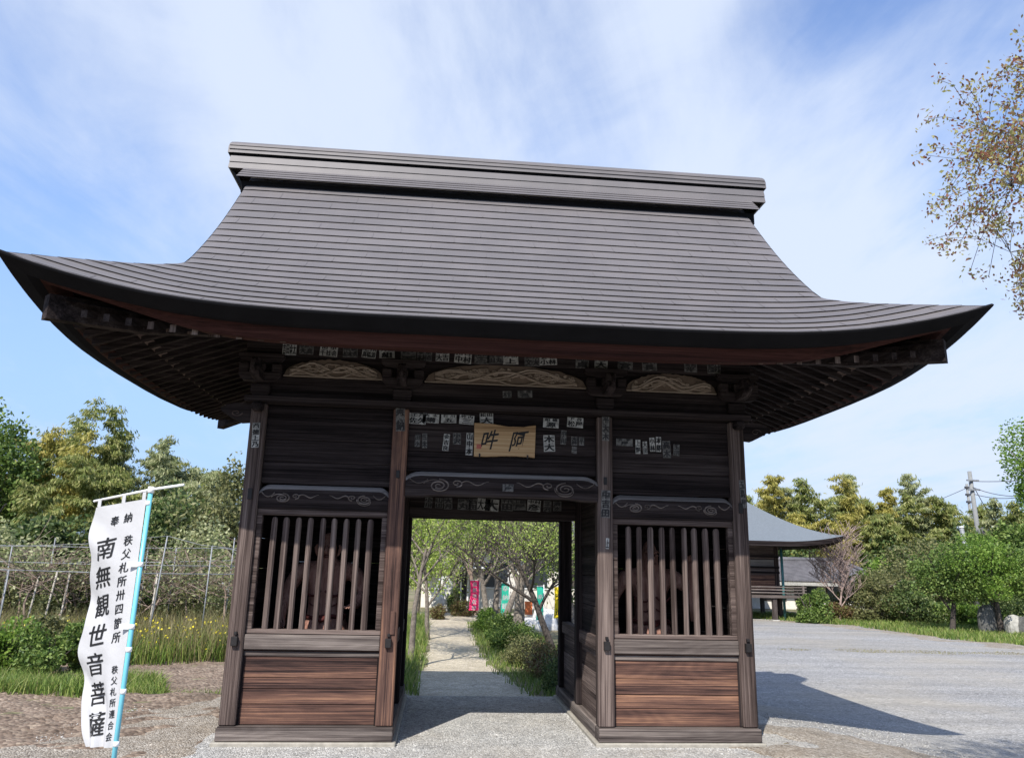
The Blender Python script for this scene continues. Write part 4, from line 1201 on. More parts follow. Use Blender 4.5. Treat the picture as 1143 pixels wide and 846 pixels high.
q = 0.86
tx = [('奉', .245*q, .125*q, .075*q), ('納', .135*q, .115*q, .075*q)]
for i, ch in enumerate('南無観世音菩薩'): tx.append((ch, .285*q, (.315+.20*i)*q, .165*q))
for i, ch in enumerate('秩父札所卅四箇所'): tx.append((ch, .105*q, (.28+.095*i)*q, .078*q))
for i, ch in enumerate('秩父札所連合会'): tx.append((ch, .085*q, (1.16+.072*i)*q, .058*q))
cl, FP = banner_cloth('cloth', fl, (BX-0.021, BY+0.011, 2.060), Uf, W0, H0, fwave, 'banner_cloth', tx, 'ink', 1, 18, 60)
mb = MB()
for u in (0.02, 0.17, 0.355):
    p = FP(u, 0.0); q = p+np.array([0, 0, 0.052]); d = np.array([-0.9, 0.43, 0])*0.014
    mb.add([p-d, p+d, q+d, q-d], [(0, 1, 2, 3)]); mb.add([p-d+[0.0, .02, 0], p+d+[0, .02, 0], q+d+[0, .0, 0], q-d+[0, .0, 0]], [(0, 1, 2, 3)])
mb.build('hanging_loop', 'banner_cloth', fl)
for v in (0.03, 0.46, 0.88, 1.03, 1.30, 1.63):
    z = 2.060-v*0.86; mb = MB(); mb.tube([(BX, BY, z-0.014), (BX, BY, z+0.014)], 0.0168, 10)
    if 1.0 > v > .1: mb.box(BX-0.075, BX, BY, BY+0.008, z-0.015, z+0.015)
    mb.build('pole_tie', 'white_plastic', fl)


def far_banner(px, py_top, py_bot, Y, w, mat, ink, chars, name, label, tilt=0.0, cat='banner', ground=-0.35):
    a = at(px, py_top, Y); b = at(px, py_bot, Y); h = a[2]-b[2]
    t = thing(name, label, cat, (a[0]+w*0.55, Y, ground))
    MB().tube([(a[0]+w*0.55, Y, ground), (a[0]+w*0.55+tilt*0.5, Y, a[2]+0.08)], 0.014, 6).build('pole', 'white_plastic', t)
    MB().tube([(a[0]-w*0.5, Y, a[2]+0.02), (a[0]+w*0.6, Y, a[2]+0.04)], 0.008, 5).build('crossbar', 'white_plastic', t)
    n = max(1, len(chars)); tx = [(c, w*0.5, h*(i+0.6)/n, min(w*0.8, h/n*0.85)) for i, c in enumerate(chars)]
    banner_cloth('cloth', t, (a[0]+w*0.5, Y, a[2]), (-1, 0.12, 0), w, h, lambda u, v: (u*(1-0.06*math.sin(v*4)), 0.03*math.sin(v*5+u*6), 0), mat, tx, ink, 2, 6, 16)
    return t


far_banner(530, 648, 681, 21.5, 0.34, 'pink_cloth', 'banner_cloth', '南無地蔵尊', 'prayer_banner', 'bright pink banner with white characters beside the path end')
far_banner(564, 651, 690, 19.5, 0.26, 'green_cloth', 'banner_cloth', '奉納観音', 'prayer_banner', 'green banner with white characters behind the grey tree trunks')
far_banner(603, 655, 692, 17.5, 0.22, 'green_cloth', 'banner_cloth', '奉納', 'prayer_banner', 'narrow green banner standing before the pale rocks')
far_banner(624, 655, 690, 15.0, 0.28, 'yellow_cloth', 'ink', '交通', 'prayer_banner', 'yellow banner half hidden behind the passage post')
far_banner(590, 671, 686, 22.0, 0.30, 'orange_cloth', 'banner_cloth', '', 'prayer_banner', 'small orange banner behind the thick grey trunk')

# ------------------------------------------------------------------ temple hall on the right
def sloped_roof(cx, cy, hx, hy, z0, prof, lift_c, mat, parent, nu=40, K=1.0):
    """hipped roof with concave slopes; prof(s)->height gain"""
    mb = MB(); smax = min(hx, hy)
    for side in range(4):
        L_, D_ = (hx, hy) if side in (0, 2) else (hy, hx); rows = []
        for s in np.linspace(0, smax, 16):
            r = []
            for k in range(nu+1):
                u = (2*k/nu-1)*(L_-s); d = L_-abs(u)
                z = z0+prof(s)+lift_c*max(0, 1-d/2.6)**2*max(0, 1-s/2.6)
                o = D_-s
                p = ((u, -o), (o, u), (-u, o), (-o, -u))[side]; r.append((cx+p[0], cy+p[1], z))
            rows.append(r)
        mb.grid(rows, 0, True)
    o = mb.build('roof', mat, parent)
    f = MB()
    for side in range(4):
        L_, D_ = (hx, hy) if side in (0, 2) else (hy, hx); rows = []
        for s, dz in ((0, 0.0), (0.05, 0.20), (0.25, 0.22), (2.0, 0.10)):
            r = []
            for k in range(nu+1):
                u = (2*k/nu-1)*(L_-s); d = L_-abs(u)
                z = z0+lift_c*max(0, 1-d/2.6)**2*max(0, 1-s/2.6)-dz; oo = D_-s
                p = ((u, -oo), (oo, u), (-u, oo), (-oo, -u))[side]; r.append((cx+p[0], cy+p[1], z))
            rows.append(r)
        f.grid(rows)
    f.build('eaves', 'dark_timber_x', o)
    return o


hall = thing('temple_hall', 'old timber temple hall with blue grey sweeping roof and a low veranda', 'hall', (11, 29, -0.35))
sloped_roof(11.3, 29.3, 5.45, 5.3, 2.98, lambda s: 0.44*s+0.062*s*s, 0.30, 'bluegrey_roof', hall)
wx0, wx1, wy0, wy1 = 8.0, 14.62, 26.2, 32.5
for x in np.linspace(wx0, wx1, 4):
    for y in (wy0, wy1):
        MB().box(x-0.09, x+0.09, y-0.09, y+0.09, -0.3, 2.95, 0.01).build('post', 'weathered_timber_z', hall)
mb = MB()
for za, zb in zip([0.75, 1.12, 1.5, 1.86, 1.9, 2.25, 2.6], [1.11, 1.49, 1.85, 1.89, 2.24, 2.59, 2.95]): mb.box(wx0, wx1, wy0-0.03, wy0+0.03, za, zb)
for za, zb in zip([0.75, 1.5, 2.25], [1.49, 2.24, 2.95]):
    mb.box(wx1-0.03, wx1+0.03, wy0+0.1, wy1, za, zb); mb.box(wx0-0.03, wx0+0.03, wy0+0.1, wy1, za, zb)
mb.box(wx0, wx1, wy1-0.03, wy1+0.03, 0.75, 2.95); mb.build('wall', 'weathered_timber_x', hall)
MB().box(12.7, 14.5, wy0-0.045, wy0-0.032, 1.92, 2.22).build('frieze_board', 'worn_timber_x', hall)
MB().box(12.7, 14.5, wy0-0.05, wy0-0.032, 0.82, 1.55).build('door', 'red_plank_x', hall)
for z in (0.78, 1.62, 1.85, 2.32): MB().box(wx0, wx1+0.1, wy0-0.11, wy0-0.02, z, z+0.09).build('beam', 'dark_timber_x', hall)
vx1 = 15.35
MB().box(wx0-0.8, vx1, 24.95, wy0-0.1, 0.60, 0.70).box(wx1+0.05, vx1, wy0-0.1, wy1, 0.60, 0.699).build('veranda_floor', 'grey_timber_x', hall)
for x in (8.0, 9.6, 11.2, 12.7, 13.95, 15.1):
    MB().box(x-0.09, x+0.09, 25.02, 25.20, -0.36, 0.60, 0.01).build('veranda_post', 'grey_timber_z', hall)
    MB().box(x-0.16, x+0.16, 24.96, 25.27, -0.5, -0.30, 0.02).build('post_stone', 'stone', hall)
for y in (27, 29, 31): MB().box(15.02, 15.18, y, y+0.16, -0.36, 0.60).build('veranda_post', 'grey_timber_z', hall)
for x in (8.0, 10.4, 12.8, 15.25): MB().box(x-0.045, x+0.045, 24.99, 25.08, 0.70, 1.12).build('rail_post', 'grey_timber_z', hall)
for z in (0.80, 0.92, 1.04): MB().box(7.9, 15.40, 25.01, 25.06, z, z+0.045).build('railing', 'grey_timber_x', hall)
for z in (0.80, 0.92, 1.04): MB().box(15.22, 15.27, 25.07, 32, z, z+0.045).build('railing', 'grey_timber_y', hall)
MB().box(7.9, 15.2, 25.6, 32, -0.45, -0.33).build('foundation', 'stone', hall)
dp = MB(); dp.tube([(14.62, 25.6, -0.3), (14.62, 25.6, 2.7)], 0.06, 8); dp.build('downpipe', 'teal_pipe', hall)

# tiled house behind the hall
house = thing('tiled_house', 'low house with a grey tiled roof behind the pink twigged tree', 'house', (19.5, 37.0, -0.35))
a = at(868, 625, 38); b = at(942, 625, 38); e = at(985, 652, 35.5)
rx0, rx1, rz = a[0]-3, b[0], a[2]; ez = e[2]+0.05; ex0, ex1 = rx0-1.2, e[0]
mb = MB()
n = 90; rows = []
for t in np.linspace(0, 1, 13):
    r = []
    for i in range(n*2+1):
        x0_, x1_ = ex0+(rx0-ex0)*t, ex1+(rx1-ex1)*t; x = x0_+(x1_-x0_)*i/(2*n)
        r.append((x, 34.6+3.9*t, ez+(rz-ez)*(t*0.8+0.2*t*t)+0.07*(i % 2)))
    rows.append(r)
mb.grid(rows)
mb.add([(ex1, 34.6, ez), (rx1, 38.5, rz), (ex1, 42.4, ez)], [(0, 1, 2)]); mb.add([(ex0, 42.4, ez), (ex1, 42.4, ez), (rx1, 38.5, rz), (rx0, 38.5, rz)], [(0, 1, 2, 3)])
plain('roof_tile', (0.115, 0.11, 0.115), 0.6, nscale=2.5, amount=0.3, bump=0.2)
ro = mb.build('roof', 'roof_tile', house)
MB().tube([(rx0, 38.5, rz+0.06), (rx1, 38.5, rz+0.06)], 0.16, 8).build('ridge_tile', 'roof_tile', ro)
MB().tube([(rx1, 38.5, rz+0.05), (ex1, 34.6, ez+0.08)], 0.12, 8).build('ridge_tile', 'roof_tile', ro)
MB().box(ex0+0.2, ex1-0.1, 34.62, 34.70, ez-0.20, ez-0.02).build('fascia', 'stone', house)
MB().box(ex0+0.8, ex1-0.9, 35.4, 41.5, -0.5, ez+0.1).build('wall', 'plaster', house)
for i in range(5):
    x = ex0+2.0+i*1.9; w = MB().box(x, x+1.4, 35.36, 35.395, 0.1, 1.15).build('window', 'weathered_timber_x', house); MB().box(x+0.06, x+1.34, 35.345, 35.358, 0.16, 1.09).build('pane', 'dark_glass', w)

# pale house seen through the gate
ph = thing('plaster_house', 'pale plastered house with a dark entrance at the end of the path', 'house', (3.0, 34, -0.35))
a = at(493, 628, 31); b = at(556, 690, 31)
MB().box(-1.4, 9.0, 31, 38, -0.5, 2.7).build('wall', 'plaster', ph)
c0 = at(507, 640, 30.95); c1 = at(521, 640, 30.95)
d = MB().box(c0[0], c1[0], 30.94, 30.99, -0.35, 2.3).build('door', 'dark_glass', ph)
for x in (c0[0]-0.12, (c0[0]+c1[0])/2, c1[0]+0.04): MB().box(x, x+0.08, 30.90, 30.938, -0.35, 2.4).build('frame', 'white_plastic', d)
for x in (1.6, 3.6, 5.6): w = MB().box(x, x+1.3, 30.95, 30.99, 0.6, 1.9).build('window', 'white_plastic', ph); MB().box(x+0.06, x+1.24, 30.935, 30.948, 0.66, 1.84).build('pane', 'dark_glass', w)
mb = MB(); mb.add([(-2.2, 30, 2.75), (9.8, 30, 2.75), (9.8, 34.5, 4.3), (-2.2, 34.5, 4.3), (-2.2, 39, 2.75), (9.8, 39, 2.75), (-2.2, 30, 2.62), (9.8, 30, 2.62), (-2.2, 39, 2.62), (9.8, 39, 2.62)], [(0, 1, 2, 3), (3, 2, 5, 4), (6, 7, 1, 0), (6, 8, 9, 7), (0, 3, 4, 8, 6), (1, 7, 9, 5, 2)]); mb.build('roof', 'roof_tile', ph)
MB().box(-1.5, 2.2, 29.7, 30.9, 1.55, 1.62).build('awning', 'white_plastic', ph)

# ------------------------------------------------------------------ plants
def leaves_arr(pts, ln, wd, droop=0.0, flat=0.0, jit=0.3, dirs=None, bend=False):
    """rhombic leaves round the given points"""
    n = len(pts); pts = np.asarray(pts, float)
    if dirs is None:
        A = rng.standard_normal((n, 3)); A[:, 2] = A[:, 2]*(1-flat)-droop
    else: A = dirs+rng.standard_normal((n, 3))*jit
    A /= np.linalg.norm(A, axis=1)[:, None]+1e-9
    Bv = np.cross(A, rng.standard_normal((n, 3))); Bv /= np.linalg.norm(Bv, axis=1)[:, None]+1e-9
    l = ln*(1+jit*rng.uniform(-1, 1, n))[:, None]; w = wd*(1+jit*rng.uniform(-1, 1, n))[:, None]
    V = np.stack([pts-A*l/2, pts+Bv*w/2-A*l*0.05, pts+A*l/2, pts-Bv*w/2-A*l*0.05], 1).reshape(-1, 3)
    F = np.arange(4*n).reshape(-1, 4); return V, F


def branchy(base, h, r0, seed, levels=3, spread=0.6, nb=5, first=0.35, lean=(0, 0), curl=0.25, upturn=0.15, ratio=0.62, ln0=None, crownw=1.0):
    """recursive limbs; returns tube segments and tip points"""
    r = random.Random(seed); segs = []; tips = []

    def go(p, d, L, rad, lv):
        n = 6 if lv == 0 else 4; pts = [p]; rads = [rad]; q = p.copy(); dd = d.copy()
        for i in range(n):
            dd = dd+np.array([r.gauss(0, curl), r.gauss(0, curl), r.gauss(0, curl)*0.6+upturn])*0.35; dd /= np.linalg.norm(dd)
            q = q+dd*L/n; pts.append(q.copy()); rads.append(rad*(1-0.75*(i+1)/n) if lv else rad*(1-0.6*(i+1)/n))
        segs.append((pts, rads))
        if lv >= levels:
            for k in range(1, len(pts)): tips.append((pts[k], dd.copy()))
            return
        k = nb+(1 if lv else 0)
        for j in range(k):
            f = first+(1-first)*(j+r.random()*0.7)/k if lv == 0 else 0.25+0.75*(j+r.random())/k
            f = min(f, 0.999); i0 = int(f*n); w = f*n-i0; pp = pts[i0]*(1-w)+pts[min(i0+1, n)]*w
            az = r.uniform(0, 2*math.pi) if lv else 2.4*j+r.uniform(-.5, .5)
            side = np.array([math.cos(az)*crownw, math.sin(az)*crownw, r.uniform(-0.1, 0.5)])
            nd = dd*(1-spread)+side*spread; nd /= np.linalg.norm(nd)
            go(pp, nd, L*ratio*r.uniform(0.75, 1.15)*(1.0 if lv else (ln0 or 1.0)), rads[i0]*0.62, lv+1)
        tips.append((pts[-1], dd.copy()))
    d0 = np.array([lean[0], lean[1], 1.0]); d0 /= np.linalg.norm(d0)
    go(np.array(base, float), d0, h, r0, 0)
    return segs, tips


def seg_mesh(segs, name, mat, parent, minr=0.004, n0=8):
    mb = MB()
    for pts, rads in segs: mb.tube(pts, [max(minr, q) for q in rads], n0 if rads[0] > 0.05 else 5 if rads[0] > 0.015 else 4, 0, False)
    return mb.build(name, mat, parent)


def tree(name, label, base, h, seed, leaf, nleaf, lsize, bark='bark_grey', r0=0.12, cluster=0.35, group=None, cat='tree', leafname='crown', stem='trunk', elong=1.9, droop=0.2, minr=0.006, puff=None, **kw):
    t = thing(name, label, cat, base, group); segs, tips = branchy(base, h, r0, seed, **kw)
    seg_mesh(segs, stem, bark, t, minr)
    if nleaf:
        T = np.array([p for p, d in tips]); idx = rng.integers(0, len(T), nleaf)
        off = rng.standard_normal((nleaf, 3))*cluster*np.array([1, 1, 0.6]); P = T[idx]+off
        if puff is not None:
            c, R = puff; u = rng.standard_normal((nleaf, 3)); u /= np.linalg.norm(u, axis=1)[:, None]
            keep = rng.random(nleaf) < 0.35; P[keep] = np.array(c)+u[keep]*np.array(R)*rng.uniform(0.6, 1.0, (keep.sum(), 1))
        V, F = leaves_arr(P, lsize, lsize/elong, droop); np_mesh(leafname, V, F, leaf, t)
    return t


def lumpy_points(c, R, n, seed, lumps=16, shell=0.55):
    """points on many overlapping leaf clumps filling an uneven crown"""
    g_ = np.random.default_rng(seed); C_ = g_.standard_normal((lumps, 3)); C_ /= np.linalg.norm(C_, axis=1)[:, None]
    C_ = C_*g_.uniform(0.35, 0.85, (lumps, 1)); rr = g_.uniform(0.22, 0.48, lumps)
    k = g_.integers(0, lumps, n); u = g_.standard_normal((n, 3)); u /= np.linalg.norm(u, axis=1)[:, None]
    return (C_[k]+u*(rr[k]*g_.uniform(shell, 1.06, n))[:, None])*np.array(R)+np.array(c)


def shrub(name, label, base, R, leaf, n, ls, seed, group=None, cat='shrub', lumps=14, elong=1.8, stemmat='bark_dark', up=0.55, lower=0.0):
    t = thing(name, label, cat, base, group); c = np.array(base)+np.array([0, 0, R[2]*up+lower])
    P = lumpy_points(c, R, n, seed, lumps); P = P[P[:, 2] > base[2]+0.02]
    V, F = leaves_arr(P, ls, ls/elong, 0.05); np_mesh('foliage', V, F, leaf, t)
    g_ = random.Random(seed); mb = MB()
    for k in range(7):
        a = g_.uniform(0, 6.28); e = np.array([math.cos(a)*R[0]*0.6, math.sin(a)*R[1]*0.6, R[2]*(0.7+0.5*g_.random())+lower]); b0 = np.array(base)
        mb.tube([b0, b0+e*0.5+[0, 0, R[2]*0.1], b0+e], [0.03*R[2], 0.02*R[2], 0.006], 5, 0, False)
    mb.build('stems', stemmat, t)
    return t


def broad_tree(name, label, base, h, R, leaf, n, ls, seed, bark='bark_grey', r0=0.15, group=None, lumps=26, elong=1.7, lean=0.0):
    """trunk, limbs and a crown of leaf clumps"""
    t = thing(name, label, 'tree', base, group); b0 = np.array(base, float); c = b0+np.array([lean, 0, h-R[2]*0.95])
    g_ = random.Random(seed); mb = MB(); top = c+np.array([0, 0, R[2]*0.3])
    mb.tube([b0, b0*0.6+top*0.4+[g_.uniform(-.2, .2), 0, 0], top], [r0, r0*0.7, r0*0.2], 8, 0, False)
    for k in range(9):
        f = g_.uniform(0.3, 0.8); p = b0*(1-f)+top*f; a = k*2.4+g_.random(); q = c+np.array([math.cos(a)*R[0]*0.75, math.sin(a)*R[1]*0.75, g_.uniform(-.3, .6)*R[2]])
        mb.tube([p, (p+q)/2+[0, 0, 0.15*R[2]], q], [r0*0.4, r0*0.25, 0.012], 5, 0, False)
    mb.build('trunk', bark, t)
    V, F = leaves_arr(lumpy_points(c, R, n, seed, lumps), ls, ls/elong, 0.15); np_mesh('crown', V, F, leaf, t)
    return t


def bamboo_parts(h, seed, leafmat_, n, ls, lean, full=0.30, width=1.0):
    """one bamboo plume at the origin: arched culm, tiers of drooping sprays"""
    g_ = np.random.default_rng(seed); r = random.Random(seed); nseg = 32
    az = r.uniform(0, 6.28); pts = []
    for i in range(nseg+1):
        t = i/nseg; o = lean*(t**3.0)*h*1.3; pts.append(np.array([math.cos(az)*o, math.sin(az)*o*0.6, h*t-0.30*o]))
    mb = MB(); mb.tube(pts, [0.055*(1-0.88*i/nseg) for i in range(nseg+1)], 6, 0, False)
    P = []; D = []; W = []
    for i in range(int(nseg*full), nseg+1):
        t = (i/nseg-full)/(1-full); prof = min(1.0, t/0.22+0.35)*(1-t)**0.55*(0.75+0.25*math.sin(5+7*t+seed))
        for k in range(4):
            if r.random() < 0.15: continue
            a = r.uniform(0, 6.28); L = width*h*0.165*prof*r.uniform(0.35, 1.35)+0.25
            e = np.array([math.cos(a), math.sin(a), r.uniform(0.15, 0.9)+0.7*t]); m_ = 8; q0 = pts[i]+np.array([0, 0, r.uniform(-.5, .5)*h/nseg])
            br = [q0+e*L*s-np.array([0, 0, 0.55*L*s*s]) for s in np.linspace(0, 1, m_)]
            mb.tube(br[::3], [0.009, 0.006, 0.003], 3, 0, False)
            for s in range(2, m_):
                P.append(br[s]); D.append(e*[0.6, 0.6, 0]-np.array([0, 0, 0.5+0.5*s/m_])); W.append(L)
    P = np.array(P); D = np.array(D); W = np.array(W); idx = g_.choice(len(P), n, p=W**1.3/(W**1.3).sum())
    Q = P[idx]+g_.standard_normal((n, 3))*np.array([0.085, 0.085, 0.042])*(0.6+0.8*g_.random((n, 1)))*min(2.2, h*0.16)*width**0.5; V, F = leaves_arr(Q, ls*0.60, ls*0.60/4.2, 0.3, dirs=D[idx], jit=0.45)
    return mb, V, F


BAM = {}


def bamboo(label, px, Y, py_top, kind, seed, lean=0.10, n=3200, ls=0.42, full=0.28, width=1.0, group='bamboo of the far groves', cat='bamboo'):
    """stands at depth Y with its tip at photo row py_top"""
    top = at(px, py_top, Y); gz = float(terrain(top[0], Y)); h = top[2]-gz
    base = np.array([top[0], Y, gz])
    mb, V, F = bamboo_parts(h, seed, kind, int(n*2.3), ls, lean, full, width)
    sh = np.array([mb.v[-1][0], mb.v[-1][1], 0])*0
    t = thing('bamboo', label, cat, base, group)
    mb.v = [tuple(np.array(v)+base) for v in mb.v]; mb.build('culm', 'culm', t)
    np_mesh('foliage', V+base, F, kind, t)
    return t

# ---- left: grove, trellis, crop, soil
G1 = lambda px, Y, top: (at(px, top, Y)[0], Y, float(terrain(at(px, top, Y)[0], Y)))


def bt(label, px, Y, top, rx, leaf, n, ls, seed, name='broadleaf_tree', squash=0.5, **kw):
    b = G1(px, Y, top); h = at(px, top, Y)[2]-b[2]
    return broad_tree(name, label, b, h, (rx, rx*0.9, h*squash), leaf, n, ls, seed, **kw)


bt('broad green tree at the left edge of the grove', 6, 27, 452, 2.1, 'leaf_mid', 9000, 0.20, 101, squash=0.52)
bt('dark evergreen tree with a yellowing top behind the left edge', -22, 30, 440, 2.6, 'leaf_mid', 7000, 0.28, 102, squash=0.5)
bamboo('feathery bamboo with the tallest plume left of the gate', 92, 31, 447, 'leaf_bamboo', 201, 0.05, 3600, 0.42)
bamboo('feathery bamboo just right of the tallest left plume', 133, 32, 457, 'leaf_bamboo', 202, 0.06, 3400, 0.42)
bamboo('yellowing bamboo leaning before the tallest left plume', 76, 28, 482, 'leaf_bamboo_yellow', 203, 0.12, 3600, 0.40, width=1.3)
bamboo('bushy green bamboo arching low over the trellis', 62, 25, 540, 'leaf_bamboo', 204, 0.22, 5200, 0.36, 0.12, 1.8)
bamboo('green bamboo filling the grove behind the banner', 112, 27, 505, 'leaf_bamboo', 205, 0.16, 4600, 0.38, 0.15, 1.6)
bamboo('pale thin bamboo beyond the banner crossbar', 172, 33, 488, 'leaf_bamboo_pale', 206, 0.08, 2800, 0.42)
bamboo('drooping pale bamboo left of the grey bush', 205, 32, 503, 'leaf_bamboo_pale', 207, 0.14, 3200, 0.42, width=1.2)
bamboo('drooping bamboo nearest the left gate post', 238, 31, 520, 'leaf_bamboo_pale', 208, 0.16, 3000, 0.40, width=1.2)
bamboo('short dark bamboo behind the banner pole', 158, 28, 520, 'leaf_bamboo', 209, 0.18, 4200, 0.36, 0.15, 1.6)
bt('grey green bushy tree against the left gate post', 268, 29, 520, 1.8, 'leaf_olive', 5200, 0.20, 103)
bt('dark rounded tree under the pale bamboo', 205, 25, 545, 2.3, 'leaf_dark', 7500, 0.22, 104, squash=0.56)
bt('olive tree low beside the left gate post', 248, 22, 556, 1.8, 'leaf_olive', 6500, 0.17, 105, squash=0.56)
bt('leafy tree low at the left picture edge', 2, 20, 590, 1.8, 'leaf_bamboo_pale', 5200, 0.18, 106, squash=0.56)
bt('mid green tree in the gap behind the banner', 150, 23, 575, 2.4, 'leaf_dark', 7500, 0.20, 107, squash=0.58)
bt('dark tree under the arching bamboo', 45, 23, 575, 2.4, 'leaf_dark', 7000, 0.22, 108, squash=0.58)
bt('silvery leaved shrub tree behind the trellis end', 232, 17, 590, 1.5, 'leaf_bamboo_pale', 5200, 0.12, 109, squash=0.55)

# trellis of galvanised pipe with dormant vines
tr = thing('vine_trellis', 'galvanised pipe trellis carrying dormant vines across the field', 'trellis', (-8, 11, -0.35))


def gpos(px, Y): p = at(px, 650, Y); return p[0]


for (px, py, Y) in ((187, 598, 9.5), (237, 609, 10.5), (166, 608, 13.0), (197, 612, 13.5), (262, 600, 12.5), (14, 608, 12.0), (10, 636, 10.0), (62, 600, 14), (110, 606, 13.5)):
    p = at(px, py, Y); ln = 0.16 if px == 187 else 0.03
    mb = MB(); mb.tube([(p[0]-ln, Y, -0.4), (p[0], Y, p[2])], 0.015, 7); mb.build('upright', 'galvanised', tr)
for (pa, ya, pb, yb, Y, yaw) in ((-20, 626, 280, 632, 11.0, 0.6), (-20, 635, 280, 641, 10.2, 0.4), (-20, 608, 280, 612, 13.4, 0.2), (60, 627, 280, 625, 12.4, 0.2)):
    a, b = at(pa, ya, Y), at(pb, yb, Y+yaw); mb = MB(); mb.tube([a, (a+b)/2-[0, 0, 0.03], b], 0.011, 6); mb.build('crosspipe', 'galvanised', tr)
for (pa, ya, pb, yb, Y) in ((0, 610, 187, 598, 9.8), (187, 598, 262, 612, 9.8), (237, 609, 300, 615, 10.6)):
    a, b = at(pa, ya, Y), at(pb, yb, Y); MB().tube([a, (a+b)/2-[0, 0, 0.06], b], 0.006, 5).build('wire', 'galvanised', tr)
for k, (px, Y) in enumerate(((40, 11.2), (75, 11.6), (22, 12.2), (130, 12.3), (172, 12.0), (210, 12.4), (255, 12.0), (100, 12.8))):
    b = np.array([gpos(px, Y), Y, -0.36]); r = random.Random(300+k); mb = MB()
    segs, tips = branchy(b, 1.5, 0.045, 300+k, levels=2, spread=0.75, nb=6, first=0.75, curl=0.5, upturn=0.0, ratio=0.8, ln0=1.0)
    t = thing('grape_vine', 'bare twisting vine number of the trellis row', 'vine', b, 'bare vines on the trellis'); seg_mesh(segs, 'stem', 'twig_brown', t, 0.006)
    T = np.array([p for p, d in tips]); idx = rng.integers(0, len(T), 420); V, F = leaves_arr(T[idx]+rng.standard_normal((420, 3))*[0.35, 0.35, 0.14], 0.10, 0.05, 0.1); np_mesh('leaves', V, F, 'leaf_olive' if k % 2 else 'leaf_bamboo_pale', t)
    t['label'] = ['brown vine of the trellis near the left edge', 'brown vine left of the white banner', 'pale leaved vine at the far left of the trellis', 'vine tangled behind the white banner', 'vine just right of the banner pole', 'vine between the two tallest trellis pipes', 'vine end nearest the left gate post', 'vine in the back row behind the banner edge'][k]
# tangle of cut canes lying on the trellis
mb = MB(); r = random.Random(9)
for k in range(150):
    px = r.uniform(-20, 285); Y = r.uniform(10.6, 13.2); p = at(px, r.uniform(612, 668), Y); d = np.array([r.gauss(0, 1), r.gauss(0, .5), r.gauss(0, .5)]); d /= np.linalg.norm(d); L = r.uniform(0.4, 1.3)
    mb.tube([p-d*L/2, p+[r.gauss(0, .06), r.gauss(0, .06), r.gauss(0, .08)], p+d*L/2], r.uniform(0.004, 0.011), 4, 0, False)
o = mb.build('cane_tangle', 'twig_brown'); tag(o, 'grey brown tangle of vine canes along the trellis', 'canes', kind='stuff')
for i, (px, Y, rz, lf) in enumerate(((8, 12.6, 1.25, 'leaf_olive'), (52, 12.9, 1.2, 'leaf_bamboo_pale'), (120, 13.6, 1.3, 'leaf_olive'), (165, 14.2, 1.25, 'leaf_dark'), (215, 14.4, 1.25, 'leaf_olive'), (262, 14.0, 1.2, 'leaf_bamboo_pale'), (85, 13.4, 1.3, 'leaf_dark'))):
    x = gpos(px, Y); shrub('trellis_bush', ['olive bush growing through the trellis at the left edge', 'pale leaved bush through the trellis left of the banner', 'olive bush through the trellis behind the banner', 'dark bush behind the trellis right of the banner', 'olive bush behind the middle trellis pipes', 'pale bush behind the trellis at the gate post', 'dark bush behind the trellis left of the banner'][i], (x, Y, -0.35), (1.2, 0.8, rz), lf, 4200, 0.10, 450+i, 'bushes in the trellis', lumps=20, stemmat='twig_brown')
for i, (pa, pb) in enumerate((((48, 680), (64, 638)), ((68, 672), (78, 640)), ((30, 676), (44, 642)), ((170, 666), (176, 640)))):
    a, b = at(*pa, 11.0), at(*pb, 11.1); a[2] = -0.35; mb = MB(); mb.tube([a, b], 0.022, 6); o = mb.build('prop_stick', 'bark_pale')
    tag(o, ['pale leaning prop stick left of the white banner', 'pale prop stick nearest the white banner edge', 'leftmost pale leaning prop stick', 'prop stick right of the banner pole'][i], 'stick', 'leaning prop sticks')


def blades(name, pts, hgt, wid, mat, label=None, lean=0.35, jit=0.4, cat='grass'):
    pts = np.asarray(pts, float); n = len(pts); h = hgt*(1+jit*rng.uniform(-1, 1, n)); a = rng.uniform(0, 2*np.pi, n)
    side = np.stack([np.cos(a), np.sin(a), 0*a], 1)*wid/2; tip = np.stack([rng.normal(0, lean, n)*h, rng.normal(0, lean, n)*h, h], 1)
    mid = tip*[0.35, 0.35, 0.6]
    V = np.stack([pts-side, pts+side, pts+mid+side*0.7, pts+tip, pts+mid-side*0.7], 1).reshape(-1, 3)
    k = np.arange(n)*5; F = np.concatenate([np.stack([k, k+1, k+2, k+4], 1), np.stack([k+4, k+2, k+3, k+3], 1)])
    F3 = np.concatenate([np.stack([k, k+1, k+2], 1), np.stack([k, k+2, k+4], 1), np.stack([k+4, k+2, k+3], 1)])
    o = np_mesh(name, V, F3, mat); return tag(o, label or name.replace('_', ' '), cat, kind='stuff')


def scatter(f, x0, x1, y0, y1, n):
    P = np.stack([rng.uniform(x0, x1, n), rng.uniform(y0, y1, n)], 1); P = P[f(P[:, 0], P[:, 1]) > 0]
    return np.column_stack([P, terrain(P[:, 0], P[:, 1])])


